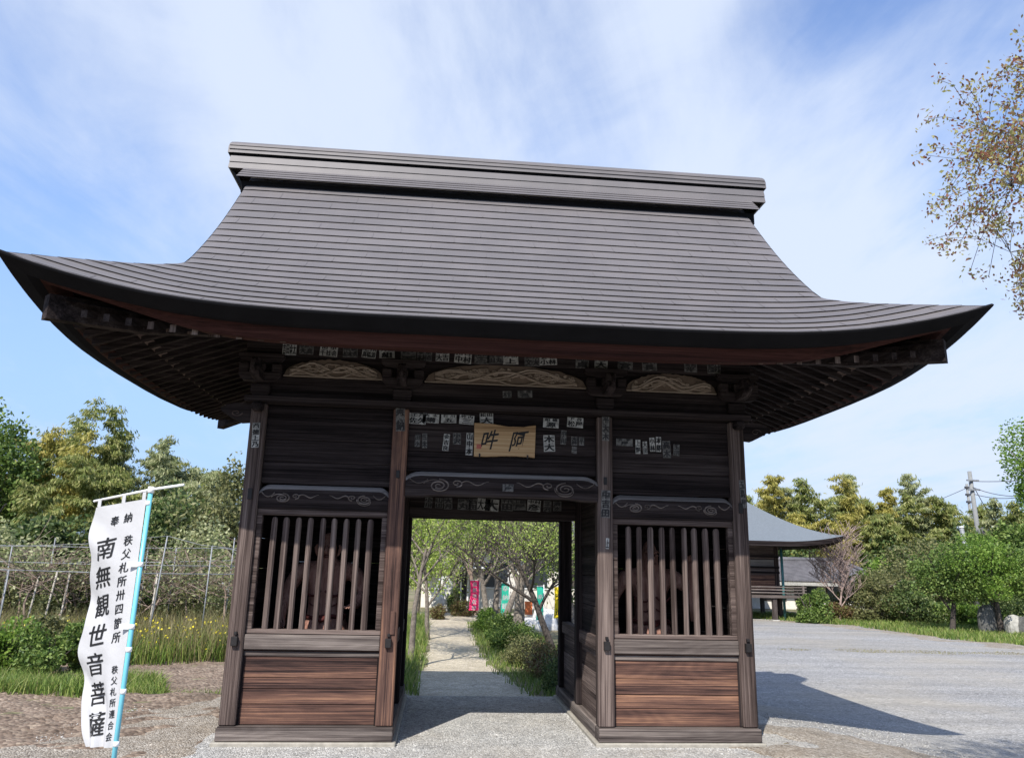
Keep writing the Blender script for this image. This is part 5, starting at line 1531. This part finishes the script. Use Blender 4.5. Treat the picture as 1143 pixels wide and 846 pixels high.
# low green crop in the field, tall weeds and flowers behind
cropf = lambda x, y: np.minimum(np.minimum(-4.75-0.08*(y-3)-x, y-2.6), 6.2-y)+0.25*np.sin(3*x)*np.sin(2.3*y)
blades('green_crop', scatter(cropf, -11, -4.4, 2.4, 6.4, 26000), 0.20, 0.016, 'leaf_grass', 'short bright green crop rows beside the bare soil', 0.4)
weedf = lambda x, y: np.minimum(np.minimum(-2.2-x, y-8.6), 15-y)+0.5*np.sin(1.7*x)
blades('tall_weeds', scatter(weedf, -13, -1.6, 8.2, 14, 22000), 0.46, 0.020, 'leaf_grass', 'tall weedy grass between soil and trellis', 0.3)
blades('dry_weeds', scatter(weedf, -13, -1.6, 8.6, 15, 17000), 0.72, 0.016, 'leaf_dry', 'dry straw stalks among the tall weeds', 0.25)
P = scatter(weedf, -12, -1.8, 8.4, 12, 1500); P[:, 2] += rng.uniform(0.25, 0.75, len(P)); V, F = leaves_arr(P, 0.05, 0.045); tag(np_mesh('yellow_flowers', V, F, 'petal_yellow'), 'small yellow flowers scattered over the weeds', 'flowers', kind='stuff')
stripf = lambda x, y: 0.28-np.abs(y-3.35-0.35*(x+4))+0.15*np.sin(5*x)
blades('grass_strip', scatter(stripf, -5.1, -2.9, 1.5, 5, 5200), 0.10, 0.012, 'leaf_grass', 'thin grass strip crossing the bare soil', 0.5)
for i, (px, py, Y, rx, rz, lf) in enumerate(((18, 690, 7.4, 0.75, 0.62, 'leaf_bright'), (62, 694, 7.0, 0.70, 0.60, 'leaf_mid'), (100, 690, 7.6, 0.7, 0.60, 'leaf_mid'), (-20, 690, 7.2, 0.8, 0.65, 'leaf_dark'), (40, 670, 8.6, 0.7, 0.7, 'leaf_olive'))):
    x = at(px, py, Y)[0]; shrub('weed_bush', ['leafy green weed bush at the far left above the crop', 'leafy green bush just left of the banner', 'leafy bush half behind the white banner', 'dark bush cut by the left picture edge', 'olive weed bush under the trellis'][i], (x, Y, float(terrain(x, Y))), (rx, rx*0.8, rz), lf, 4200, 0.075, 400+i, 'weed bushes by the crop')
# little stone monument behind the trellis
a = at(238, 660, 15); sm = thing('stone_monument', 'small grey stone monument on a base beyond the trellis', 'monument', (a[0], 15, -0.35))
MB().box(a[0]-0.55, a[0]+0.55, 14.6, 15.4, -0.4, 0.62, 0.03).build('base', 'dark_stone', sm)
MB().box(a[0]-0.42, a[0]+0.42, 14.7, 15.3, 0.622, 0.85, 0.03).add([(a[0]-0.5, 14.6, 0.86), (a[0]+0.5, 14.6, 0.86), (a[0]+0.5, 15.4, 0.86), (a[0]-0.5, 15.4, 0.86), (a[0]-0.14, 14.9, 1.12), (a[0]+0.14, 14.9, 1.12), (a[0]+0.14, 15.1, 1.12), (a[0]-0.14, 15.1, 1.12)], [(0, 3, 2, 1), (0, 1, 5, 4), (1, 2, 6, 5), (2, 3, 7, 6), (3, 0, 4, 7), (4, 5, 6, 7)]).build('shaft', 'stone', sm)

# ---- right: grove behind the lot
RB = [(852, 46, 528, 'leaf_bamboo_yellow', 'golden bamboo plume above the hall roof', 1.2), (882, 47, 540, 'leaf_bamboo_pale', 'thin pale bamboo right of the golden plume', 1.0), (916, 45, 531, 'leaf_bamboo', 'dark green bamboo with a rounded top', 1.4),
      (943, 47, 525, 'leaf_bamboo_pale', 'tall pale feathery bamboo', 0.9), (959, 45, 527, 'leaf_bamboo_yellow', 'tallest yellowing bamboo of the right grove', 1.2), (986, 46, 544, 'leaf_bamboo_yellow', 'yellow thin bamboo in the middle of the right grove', 0.8),
      (1008, 45, 552, 'leaf_bamboo', 'green bamboo with a bare lower culm', 0.9), (1029, 46, 529, 'leaf_bamboo_pale', 'tall slender pale bamboo with an open top', 0.9), (1062, 45, 552, 'leaf_bamboo', 'bamboo leaning left of the concrete pole', 1.2),
      (1105, 44, 555, 'leaf_bamboo_pale', 'feathery bamboo right of the concrete pole', 1.2), (1130, 42, 560, 'leaf_bamboo', 'green bamboo at the right edge', 1.3), (1085, 48, 560, 'leaf_bamboo', 'dark bamboo directly behind the concrete pole', 1.3),
      (930, 43, 575, 'leaf_bamboo_yellow', 'low golden bamboo mass over the hall eave', 1.9), (968, 43, 572, 'leaf_bamboo', 'rounded green bamboo mass behind the tiled roof', 1.9), (900, 44, 572, 'leaf_bamboo_yellow', 'golden green bamboo mass close above the hall', 1.9), (1040, 43, 590, 'leaf_bamboo', 'low bamboo behind the maples', 1.9)]
for i, (px, Y, top, lf, lb, w) in enumerate(RB):
    bamboo(lb, px, Y, top, lf, 500+i, 0.10 if w < 1 else 0.16, 3400 if w < 1.5 else 5200, 0.50, 0.30 if w < 1.5 else 0.12, w)
for i, (px, Y, top, lf, lb) in enumerate(((840, 49, 548, 'leaf_bamboo', 'dense green bamboo left of the golden plume'), (866, 49, 556, 'leaf_bamboo_yellow', 'golden bamboo between the two leftmost plumes of the right grove'), (902, 48, 552, 'leaf_bamboo_pale', 'pale bamboo left of the dark rounded plume'), (930, 48, 548, 'leaf_bamboo', 'green bamboo left of the tall pale plume'),
        (972, 48, 556, 'leaf_bamboo', 'green bamboo filling behind the tallest yellow plume'), (996, 48, 562, 'leaf_bamboo_pale', 'pale bamboo low in the middle of the right grove'), (1018, 48, 556, 'leaf_bamboo_yellow', 'yellow bamboo left of the slender pale one'), (1046, 48, 560, 'leaf_bamboo', 'green bamboo right of the slender pale one'), (1072, 49, 572, 'leaf_bamboo_pale', 'pale bamboo behind the steel stay pole'), (1118, 46, 572, 'leaf_bamboo', 'green bamboo between pole and right edge'), (1143, 46, 566, 'leaf_bamboo_pale', 'pale bamboo cut by the right picture edge'))):
    bamboo(lb, px, Y, top, lf, 540+i, 0.14, 5200, 0.50, 0.16, 1.5)
for i, (px, Y, top, lf, lb) in enumerate(((28, 31, 470, 'leaf_bamboo_yellow', 'golden bamboo between the left edge tree and the plumes'), (55, 32, 474, 'leaf_bamboo', 'green bamboo left of the tallest left plume'), (112, 33, 474, 'leaf_bamboo', 'bamboo between the two tall left plumes'), (150, 33, 494, 'leaf_bamboo_pale', 'pale bamboo right behind the banner top'), (190, 34, 508, 'leaf_bamboo', 'green bamboo beyond the crossbar end'), (222, 34, 518, 'leaf_bamboo_pale', 'pale bamboo between the drooping ones'), (252, 33, 528, 'leaf_bamboo', 'green bamboo left of the grey bush'))):
    bamboo(lb, px, Y, top, lf, 570+i, 0.14, 4600, 0.42, 0.16, 1.5)
bt('dark bushy tree behind the bare pink tree', 985, 42, 590, 2.4, 'leaf_dark', 6500, 0.26, 120, squash=0.55)
bt('dark tree low between the bamboo culms', 1035, 41, 600, 2.6, 'leaf_dark', 6500, 0.26, 121, squash=0.55)
bt('dark tree at the foot of the concrete pole', 1090, 40, 585, 2.6, 'leaf_dark', 6500, 0.26, 122, squash=0.55)
bt('dense dark tree closing the grove at the right edge', 1140, 38, 575, 3.0, 'leaf_mid', 7500, 0.26, 123, squash=0.55)
bt('dark tree hidden behind the hall eave', 880, 44, 600, 3.0, 'leaf_dark', 6500, 0.28, 124, squash=0.55)
bt('yellow green shrub tree beside the tiled roof', 990, 30, 605, 1.6, 'leaf_bright', 5200, 0.15, 125, squash=0.5)
bt('olive bushy tree left of the maples', 1022, 27, 600, 2.2, 'leaf_olive', 8000, 0.15, 126, squash=0.5)
bt('loose olive bush spreading behind the grass', 972, 26, 632, 1.8, 'leaf_olive', 7000, 0.12, 127, squash=0.55)
bt('deep green maple standing on the grass verge', 1052, 20.4, 604, 1.75, 'leaf_mid', 10000, 0.095, 128, squash=0.36, bark='bark_dark', r0=0.11)
bt('bright maple over the dark stone slab', 1105, 19.6, 596, 2.0, 'leaf_bright', 9000, 0.095, 129, squash=0.38, bark='bark_dark', r0=0.12, lean=-0.3)
bt('mid green maple at the right picture edge', 1150, 19.0, 604, 1.7, 'leaf_mid', 8000, 0.095, 130, squash=0.38, bark='bark_dark', r0=0.12)
bt('bright green broadleaf tree reaching in at the right edge', 1168, 25, 446, 2.6, 'leaf_bright', 16000, 0.15, 131, squash=0.36, r0=0.2)
for i, (px, py, Y, rx, rz, lf, lb) in enumerate(((905, 690, 24.0, 0.85, 1.15, 'leaf_mid', 'glossy camellia bush beside the hall veranda'), (1018, 690, 24.5, 1.5, 1.1, 'leaf_dark', 'dark rounded bush at the back of the verge'), (1062, 690, 24.0, 1.2, 0.75, 'leaf_mid', 'low green bush behind the maple trunk'), (985, 690, 24.8, 1.2, 0.9, 'leaf_olive', 'brownish bush right of the bare tree'), (945, 692, 25.5, 0.9, 0.7, 'leaf_rust', 'twiggy brown bush under the bare tree'), (1095, 690, 23.0, 1.2, 0.7, 'leaf_bright', 'bright green bush behind the slab'), (1140, 690, 22.5, 1.4, 1.0, 'leaf_dark', 'dark bush behind the pale rocks'))):
    x = at(px, py, Y)[0]; shrub('garden_bush', lb, (x, Y, float(terrain(x, Y))), (rx, rx*0.8, rz), lf, 6000, 0.11, 600+i, 'bushes along the far verge')
b = G1(938, 25.2, 690); tree('bare_tree', 'bare pinkish twiggy tree in front of the tiled roof', b, 2.3, 701, 'leaf_red', 500, 0.05, 'twig_pink', 0.06, 0.25, levels=3, nb=8, first=0.25, spread=0.55, ratio=0.66, minr=0.009, ln0=0.9)
# grass verge
vergef = lambda x, y: np.minimum(-f_lot(x, y)+0.1, np.minimum(x-12.6, 30-y))
blades('verge_grass', scatter(vergef, 12.6, 30, 12, 30, 52000), 0.16, 0.030, 'leaf_grass', 'bright grass verge along the gravel lot', 0.4)
tuft = lambda x, y: 1.0-np.hypot((x-12.6)/3.4, (y-12.9)/0.42)+0.3*np.sin(3*x)
blades('sparse_grass', scatter(tuft, 8, 17, 12, 14, 9000), 0.022, 0.03, 'leaf_dry', 'thin yellowish grass growing in the gravel', 0.6)


def rock(name, label, c, R, mat, seed, cat='rock', group=None):
    g_ = np.random.default_rng(seed); mb = MB(); rows = []
    K = g_.standard_normal((7, 3)); ph = g_.uniform(0, 6, 7)
    for i in range(13):
        th = math.pi*i/12; r_ = []
        for j in range(21):
            f = 2*math.pi*j/20; u = np.array([math.sin(th)*math.cos(f), math.sin(th)*math.sin(f), math.cos(th)])
            k = 1+0.10*sum(math.sin(2.2*np.dot(K[q], u)+ph[q]) for q in range(7))/2.2
            u2 = np.sign(u)*np.abs(u)**0.75; r_.append(tuple(np.array(c)+u2*np.array(R)*k))
        rows.append(r_)
    mb.grid(rows, 0, False); o = mb.build(name, mat); fix_normals(o); return tag(o, label, cat, group)


a = gp(1103, 708); a[1] = min(a[1], 20.2)
rock('stone_slab', 'dark upright stone slab under the bright maple', (at(1103, 690, 19.9)[0], 19.9, 0.0), (0.36, 0.22, 0.62), 'dark_stone', 1)
rock('garden_rock', 'pale squat rock beside the dark slab', (at(1132, 695, 19.3)[0], 19.3, -0.1), (0.36, 0.3, 0.42), 'stone', 2, group='rocks on the verge')
rock('garden_rock', 'grey rock at the right picture edge', (at(1150, 695, 19.0)[0], 19.0, -0.1), (0.5, 0.4, 0.40), 'dark_stone', 3, group='rocks on the verge')
# poles and wires
p0, p1 = at(1101, 660, 40), at(1082, 526, 40)
up = thing('utility_pole', 'leaning grey concrete utility pole with wires above the maples', 'pole', (p0[0], 40, -0.35))
mb = MB(); dv = (p1-p0); base = p0-dv*((p0[2]+0.35)/dv[2]); mb.tube([base, p1], [0.18, 0.125], 12); mb.build('pole', 'pole_concrete', up)
for f in (0.86, 0.93): q = base+(p1-base)*f; MB().box(q[0]-0.42, q[0]+0.42, 39.75, 39.85, q[2]-0.05, q[2]+0.05).build('crossarm', 'galvanised', up)
q = base+(p1-base)*0.55; MB().tube([q+[0.25, -0.1, -0.35], q+[0.25, -0.1, 0.3]], 0.16, 8).build('pole_bracket', 'cable', up)
p2 = at(1073, 588, 36); p3 = at(1080, 622, 36)
mb = MB(); dv = p2-p3; base = p3-dv*((p3[2]+0.35)/dv[2]); sp = thing('stay_pole', 'short blue grey steel pole left of the concrete pole', 'pole', (base[0], 36, -0.35)); mb.tube([base, p2], 0.12, 10); mb.build('pole', 'galvanised', sp); MB().tube([p2-[0, 0, 0.05], p2+[0, 0, 0.03]], 0.14, 10).build('cap', 'white_plastic', sp)
p4 = at(1079, 540, 52); sp2 = thing('thin_pole', 'thin dark pole with fittings behind the concrete pole', 'pole', (p4[0], 52, -0.35)); MB().tube([(p4[0], 52, -0.35), tuple(p4)], 0.11, 8).build('pole', 'pole_concrete', sp2)
for dz in (0.3, 0.9, 1.5): MB().box(p4[0]-0.25, p4[0]+0.25, 51.85, 52.0, p4[2]-dz-0.08, p4[2]-dz+0.08).build('fitting', 'cable', sp2)
WL = ['power wire sloping down to the left from the thin pole', 'upper wire running right from the concrete pole', 'middle sagging wire right of the concrete pole', 'lowest sagging wire right of the concrete pole', 'stay wire slanting down right of the concrete pole']
for i, (A, Bp) in enumerate((((1078, 545, 52), (1000, 575, 75)), ((1083, 537, 40), (1180, 532, 34)), ((1084, 543, 40), (1180, 545, 34)), ((1086, 551, 40), (1180, 540, 34)), ((1088, 545, 40), (1115, 590, 44)))):
    a, b = at(*A), at(*Bp); pts = [a+(b-a)*t-np.array([0, 0, (0.55 if i in (2, 3) else 0.12)*4*t*(1-t)]) for t in np.linspace(0, 1, 13)]; mb = MB(); mb.tube(pts, 0.022, 5); tag(mb.build('power_wire', 'cable'), WL[i], 'wire', 'wires by the concrete pole')

# ---- seen through the gate: trees, hedge, rocks
def P_(px, py, Y): p = at(px, py, Y); return (p[0], Y, float(terrain(p[0], Y)))


tree('plum_tree', 'tree with a pale trunk left of the path', P_(459, 700, 8.6), 2.4, 801, 'leaf_spring', 9000, 0.062, 'bark_grey', 0.075, 0.22, levels=3, nb=5, first=0.62, spread=0.5, lean=(0.04, 0.05), ratio=0.66, curl=0.18)
tree('plum_tree', 'young leafy tree farther along the left of the path', P_(478, 700, 14.5), 2.8, 802, 'leaf_spring', 8000, 0.075, 'bark_grey', 0.07, 0.28, levels=3, nb=6, first=0.3, spread=0.5, ratio=0.7)
tree('cherry_tree', 'thick rough trunk rising from the hedge right of the path', P_(578, 700, 13.6), 1.9, 803, 'leaf_spring', 1200, 0.09, 'bark_grey', 0.20, 0.3, levels=3, nb=5, first=0.8, spread=0.5, ratio=0.9, curl=0.12)
tree('cherry_tree', 'dark leaning forked tree beside the passage post', P_(618, 700, 11.8), 2.6, 804, 'leaf_spring', 9000, 0.062, 'bark_dark', 0.10, 0.26, levels=3, nb=6, first=0.35, spread=0.55, lean=(-0.35, 0.1), ratio=0.75)
for i, (px, Y, ln, sd) in enumerate(((546, 19.5, 0.05, 805), (553, 20.5, -0.05, 806), (563, 19.0, 0.25, 807))):
    tree('bare_plum_tree', ['leftmost grey bare trunk of the clump behind the hedge', 'middle grey bare trunk of the clump behind the hedge', 'rightward leaning bare trunk of the clump'][i], P_(px, 690, Y), 3.0, sd, 'leaf_olive', 260, 0.06, 'bark_grey', 0.13, 0.3, group='bare plum trunks', levels=3, nb=7, first=0.4, spread=0.5, lean=(ln, 0), ratio=0.72, curl=0.4, minr=0.010)
tree('bare_plum_tree', 'bare tree with brown limbs by the pink banner', P_(531, 690, 25.5), 3.0, 808, 'leaf_olive', 300, 0.06, 'twig_brown', 0.12, 0.3, group='bare plum trunks', levels=3, nb=7, first=0.4, spread=0.5, ratio=0.72, minr=0.012)
bt('pale green tree crown behind the bare trunks', 515, 29, 560, 2.3, 'leaf_bamboo_pale', 1500, 0.13, 809, squash=0.42)
bt('loose green tree at the back left of the path', 470, 24, 560, 2.0, 'leaf_spring', 5200, 0.12, 810, squash=0.42)
bt('pale leafy tree behind the pale house corner', 560, 33, 575, 3.0, 'leaf_bamboo_pale', 2600, 0.16, 811, squash=0.42)
bt('green tree behind the yellow banner', 640, 22, 560, 2.2, 'leaf_mid', 5200, 0.13, 812, squash=0.45)
hs = [(612, 5.6, .45, .52, 'leaf_dark', 'dark glossy hedge bush nearest the gate'), (590, 7.3, .55, .44, 'leaf_rust', 'brownish twiggy hedge bush second from the gate'), (568, 9.2, .60, .46, 'leaf_olive', 'olive hedge bush third from the gate'), (556, 11.8, .62, .46, 'leaf_mid', 'green hedge bush before the thick trunk'), (545, 14.6, .62, .48, 'leaf_mid', 'green hedge bush beside the path bend'), (538, 17.5, .6, .5, 'leaf_bright', 'bright hedge bush at the far hedge end')]
for i, (px, Y, rx, rz, lf, lb) in enumerate(hs):
    x = at(px, 720, Y)[0]+rx*0.6; shrub('hedge_bush', lb, (x, Y, float(terrain(x, Y))), (rx, rx*1.5, rz), lf, 5200, 0.05 if i < 3 else 0.07, 820+i, 'hedge bushes along the path', lumps=30)
for i, (px, py, Y, rx, rz, lf, lb) in enumerate(((516, 682, 24.5, .55, .42, 'leaf_rust', 'large clipped reddish round bush'), (490, 690, 22.5, .42, .36, 'leaf_rust', 'smaller clipped reddish bush near the left edge'), (508, 668, 27.0, .40, .75, 'leaf_dark', 'clipped dark green pine before the entrance'))):
    x = at(px, py, Y)[0]; shrub('clipped_bush', lb, (x, Y, float(terrain(x, Y))), (rx, rx, rz), lf, 4200, 0.06, 840+i, 'clipped bushes at the path end', lumps=34)
pathl = lambda x, y: np.minimum(-0.95+0.0*y-x, x+2.6)+0.12*np.sin(4*y)
blades('path_weeds', scatter(pathl, -2.8, -0.7, 5.0, 22, 9000), 0.34, 0.02, 'leaf_grass', 'leafy grass lining the left of the path', 0.35)
pathr = lambda x, y: np.minimum(x-np.interp(y, [5, 9, 13, 20], [0.95, 0.50, 0.45, 0.55]), 2.6-x)+0.1*np.sin(5*y)
blades('path_edge_grass', scatter(pathr, 0.3, 2.6, 4.8, 21, 8000), 0.14, 0.016, 'leaf_grass', 'short yellow green grass under the hedge', 0.45)
rock('ornamental_rock', 'tall white upright rock behind the clipped bushes', (at(496, 655, 27.5)[0], 27.5, 0.35), (0.42, 0.3, 0.78), 'pale_stone', 11)
rock('ornamental_rock', 'white low rock with a hole left of the tall rock', (at(488, 664, 26.0)[0], 26.0, 0.1), (0.30, 0.25, 0.34), 'pale_stone', 12)
rock('ornamental_rock', 'pale boulder under the narrow green banner', (at(607, 690, 18.6)[0], 18.6, -0.05), (0.45, 0.35, 0.42), 'pale_stone', 13)
rock('ornamental_rock', 'flat pale boulder right of the thick trunk', (at(592, 694, 18.0)[0], 18.0, -0.2), (0.5, 0.35, 0.25), 'pale_stone', 14)

# ---- near tree reaching in at the upper right
b = (5.3, -4.5, -0.33)
NC, NR = np.array([4.88, -4.15, 4.42]), np.array([2.52, 1.7, 1.42])
nt_ = thing('cherry_tree', 'near cherry tree with reddish young leaves reaching in at the upper right', 'tree', b)
g_ = np.random.default_rng(905)
nodes = [np.array(b)+np.array([-0.10*t+0.05*math.sin(5*t), 0.12*t, 3.1*t]) for t in np.linspace(0, 1, 10)]; br = [(list(nodes), [0.15*(1-0.45*t) for t in np.linspace(0, 1, 10)])]
lv = [0.085]*10
cl = []                                     # limbs first, then ever finer twigs towards scattered targets
for stage, (k, jit, rad) in enumerate(((14, 0.06, 0.040), (90, 0.035, 0.013), (1700, 0.018, 0.0036))):
    u = g_.standard_normal((k, 3)); u /= np.linalg.norm(u, axis=1)[:, None]; rr = g_.uniform(0.55, 0.9, k) if stage == 0 else g_.uniform(0.45, 1.0, k)
    if stage == 2:      # twigs gather in flat tiers
        pass
    tg = NC+u*NR*rr[:, None]
    tg[:, 0] += 0.30*(tg[:, 2]-NC[2])-0.05; tg[:, 2] += 0.16*np.sin(tg[:, 0]*5+tg[:, 1]*3)
    for q in tg[np.argsort(np.linalg.norm(tg-nodes[9], axis=1))]:
        A_ = np.array(nodes[6:]); i0 = int(np.argmin(np.linalg.norm(A_-q, axis=1)+0.25*np.maximum(0, A_[:, 2]-q[2])))+6; p = nodes[i0]
        if stage == 2 and np.linalg.norm(q-p) > 0.75: q = p+(q-p)*0.75/np.linalg.norm(q-p)
        n = 6 if stage < 2 else 4; pts = [p]; r0 = min(rad*(1.2 if stage == 0 else 1), lv[i0]*0.8)
        for t in np.linspace(0, 1, n+1)[1:]:
            w = p+(q-p)*t+g_.normal(0, jit, 3)*(1-0.5*t)*min(1, np.linalg.norm(q-p))+np.array([0, 0, 0.12*math.sin(t*math.pi)*min(1, np.linalg.norm(q-p))]); pts.append(w)
        rads = [max(0.0016, r0*(1-0.7*t)) for t in np.linspace(0, 1, n+1)]; br.append((pts, rads))
        if stage < 2:
            for w, rw in zip(pts[1:], rads[1:]): nodes.append(w); lv.append(rw)
        if stage == 2: cl += [pts[-1], pts[-2], pts[-1], pts[2]]
seg_mesh(br, 'trunk', 'bark_dark', nt_, 0.0018)
T = np.array(cl); idx = g_.integers(0, len(T), 95000); Q = T[idx]+g_.standard_normal((95000, 3))*0.036
V, F = leaves_arr(Q, 0.030, 0.016, 0.5); np_mesh('crown', V, F, 'leaf_red', nt_)

# loose stones of the gravel in front of the gate
g_ = np.random.default_rng(77); n = 15000
P = np.stack([g_.uniform(-4.4, 5.4, n), -2.6+4.6*g_.random(n)**1.3], 1)
P = P[(np.abs(P[:, 0]) < 0.95) | (P[:, 1] < -0.12) | (np.abs(P[:, 0]) > 2.75)]
E_ = np.stack([g_.uniform(-2.75, 2.75, 3600), -0.118+np.abs(g_.normal(0, 0.03, 3600))*-1], 1); E_ = E_[np.abs(E_[:, 0]) > 0.96]
E2 = np.stack([np.sign(g_.uniform(-1, 1, 1200))*(0.955-np.abs(g_.normal(0, 0.02, 1200))), g_.uniform(-0.1, 2.7, 1200)], 1)
P = np.concatenate([P, E_, E2])
n = len(P); zz = terrain(P[:, 0], P[:, 1])+0.016
R_ = g_.uniform(0.004, 0.011, (n, 3))*np.array([1.2, 1.2, 0.8])
O8 = np.array([(1, 0, 0), (-1, 0, 0), (0, 1, 0), (0, -1, 0), (0, 0, 1), (0, 0, -1)], float)
V = np.column_stack([P, zz])[:, None, :]+(O8[None]+g_.normal(0, 0.25, (n, 6, 3)))*R_[:, None, :]
F8 = np.array([(0, 2, 4), (2, 1, 4), (1, 3, 4), (3, 0, 4), (2, 0, 5), (1, 2, 5), (3, 1, 5), (0, 3, 5)])
F = (np.arange(n)*6)[:, None, None]+F8[None]
mt, nt, bs, L = new_mat('loose_stone'); geo = N(nt, 'ShaderNodeNewGeometry'); rp = ramp(nt, [(0, (0.16, 0.155, 0.15)), (0.35, (0.30, 0.295, 0.28)), (0.75, (0.42, 0.41, 0.38)), (1, (0.52, 0.51, 0.48))]); L(geo.outputs['Random Per Island'], rp.inputs[0]); L(rp.outputs[0], bs.inputs['Base Color']); bs.inputs['Roughness'].default_value = 0.85
tag(np_mesh('gravel_stones', V.reshape(-1, 3), F.reshape(-1, 3), 'loose_stone'), 'loose pale gravel stones in front of the gate', 'gravel', kind='stuff')

# one dry leaf lying on the dirt bank
q = gp(877, 834)
V, F = leaves_arr(np.array([[q[0]+0.035*i, q[1]+0.02*i, q[2]+0.04] for i in range(2)]), 0.055, 0.035, 0.0, 0.9)
tag(np_mesh('fallen_leaf', V, F, 'leaf_rust'), 'small reddish dry leaf lying right of the gate on the dirt', 'leaf')

# low far wood closing the horizon all round
g_ = np.random.default_rng(31); Vs = []; Fs = []; nv = 0
for k in range(150):
    a = math.radians(g_.uniform(-105, 105)); R0 = g_.uniform(58, 78); x, y = R0*math.sin(a)+4, R0*math.cos(a)
    h = g_.uniform(3.6, 5.6); P = lumpy_points((x, y, h*0.45-0.35), (g_.uniform(3, 5), g_.uniform(2, 3), h*0.55), 420, 900+k, 12)
    V, F = leaves_arr(P, 0.75, 0.42, 0.1); Vs.append(V); Fs.append(F+nv); nv += len(V)
tag(np_mesh('far_woodland', np.concatenate(Vs), np.concatenate(Fs), 'leaf_dark'), 'low dark woodland far behind the groves', 'woodland', kind='stuff')
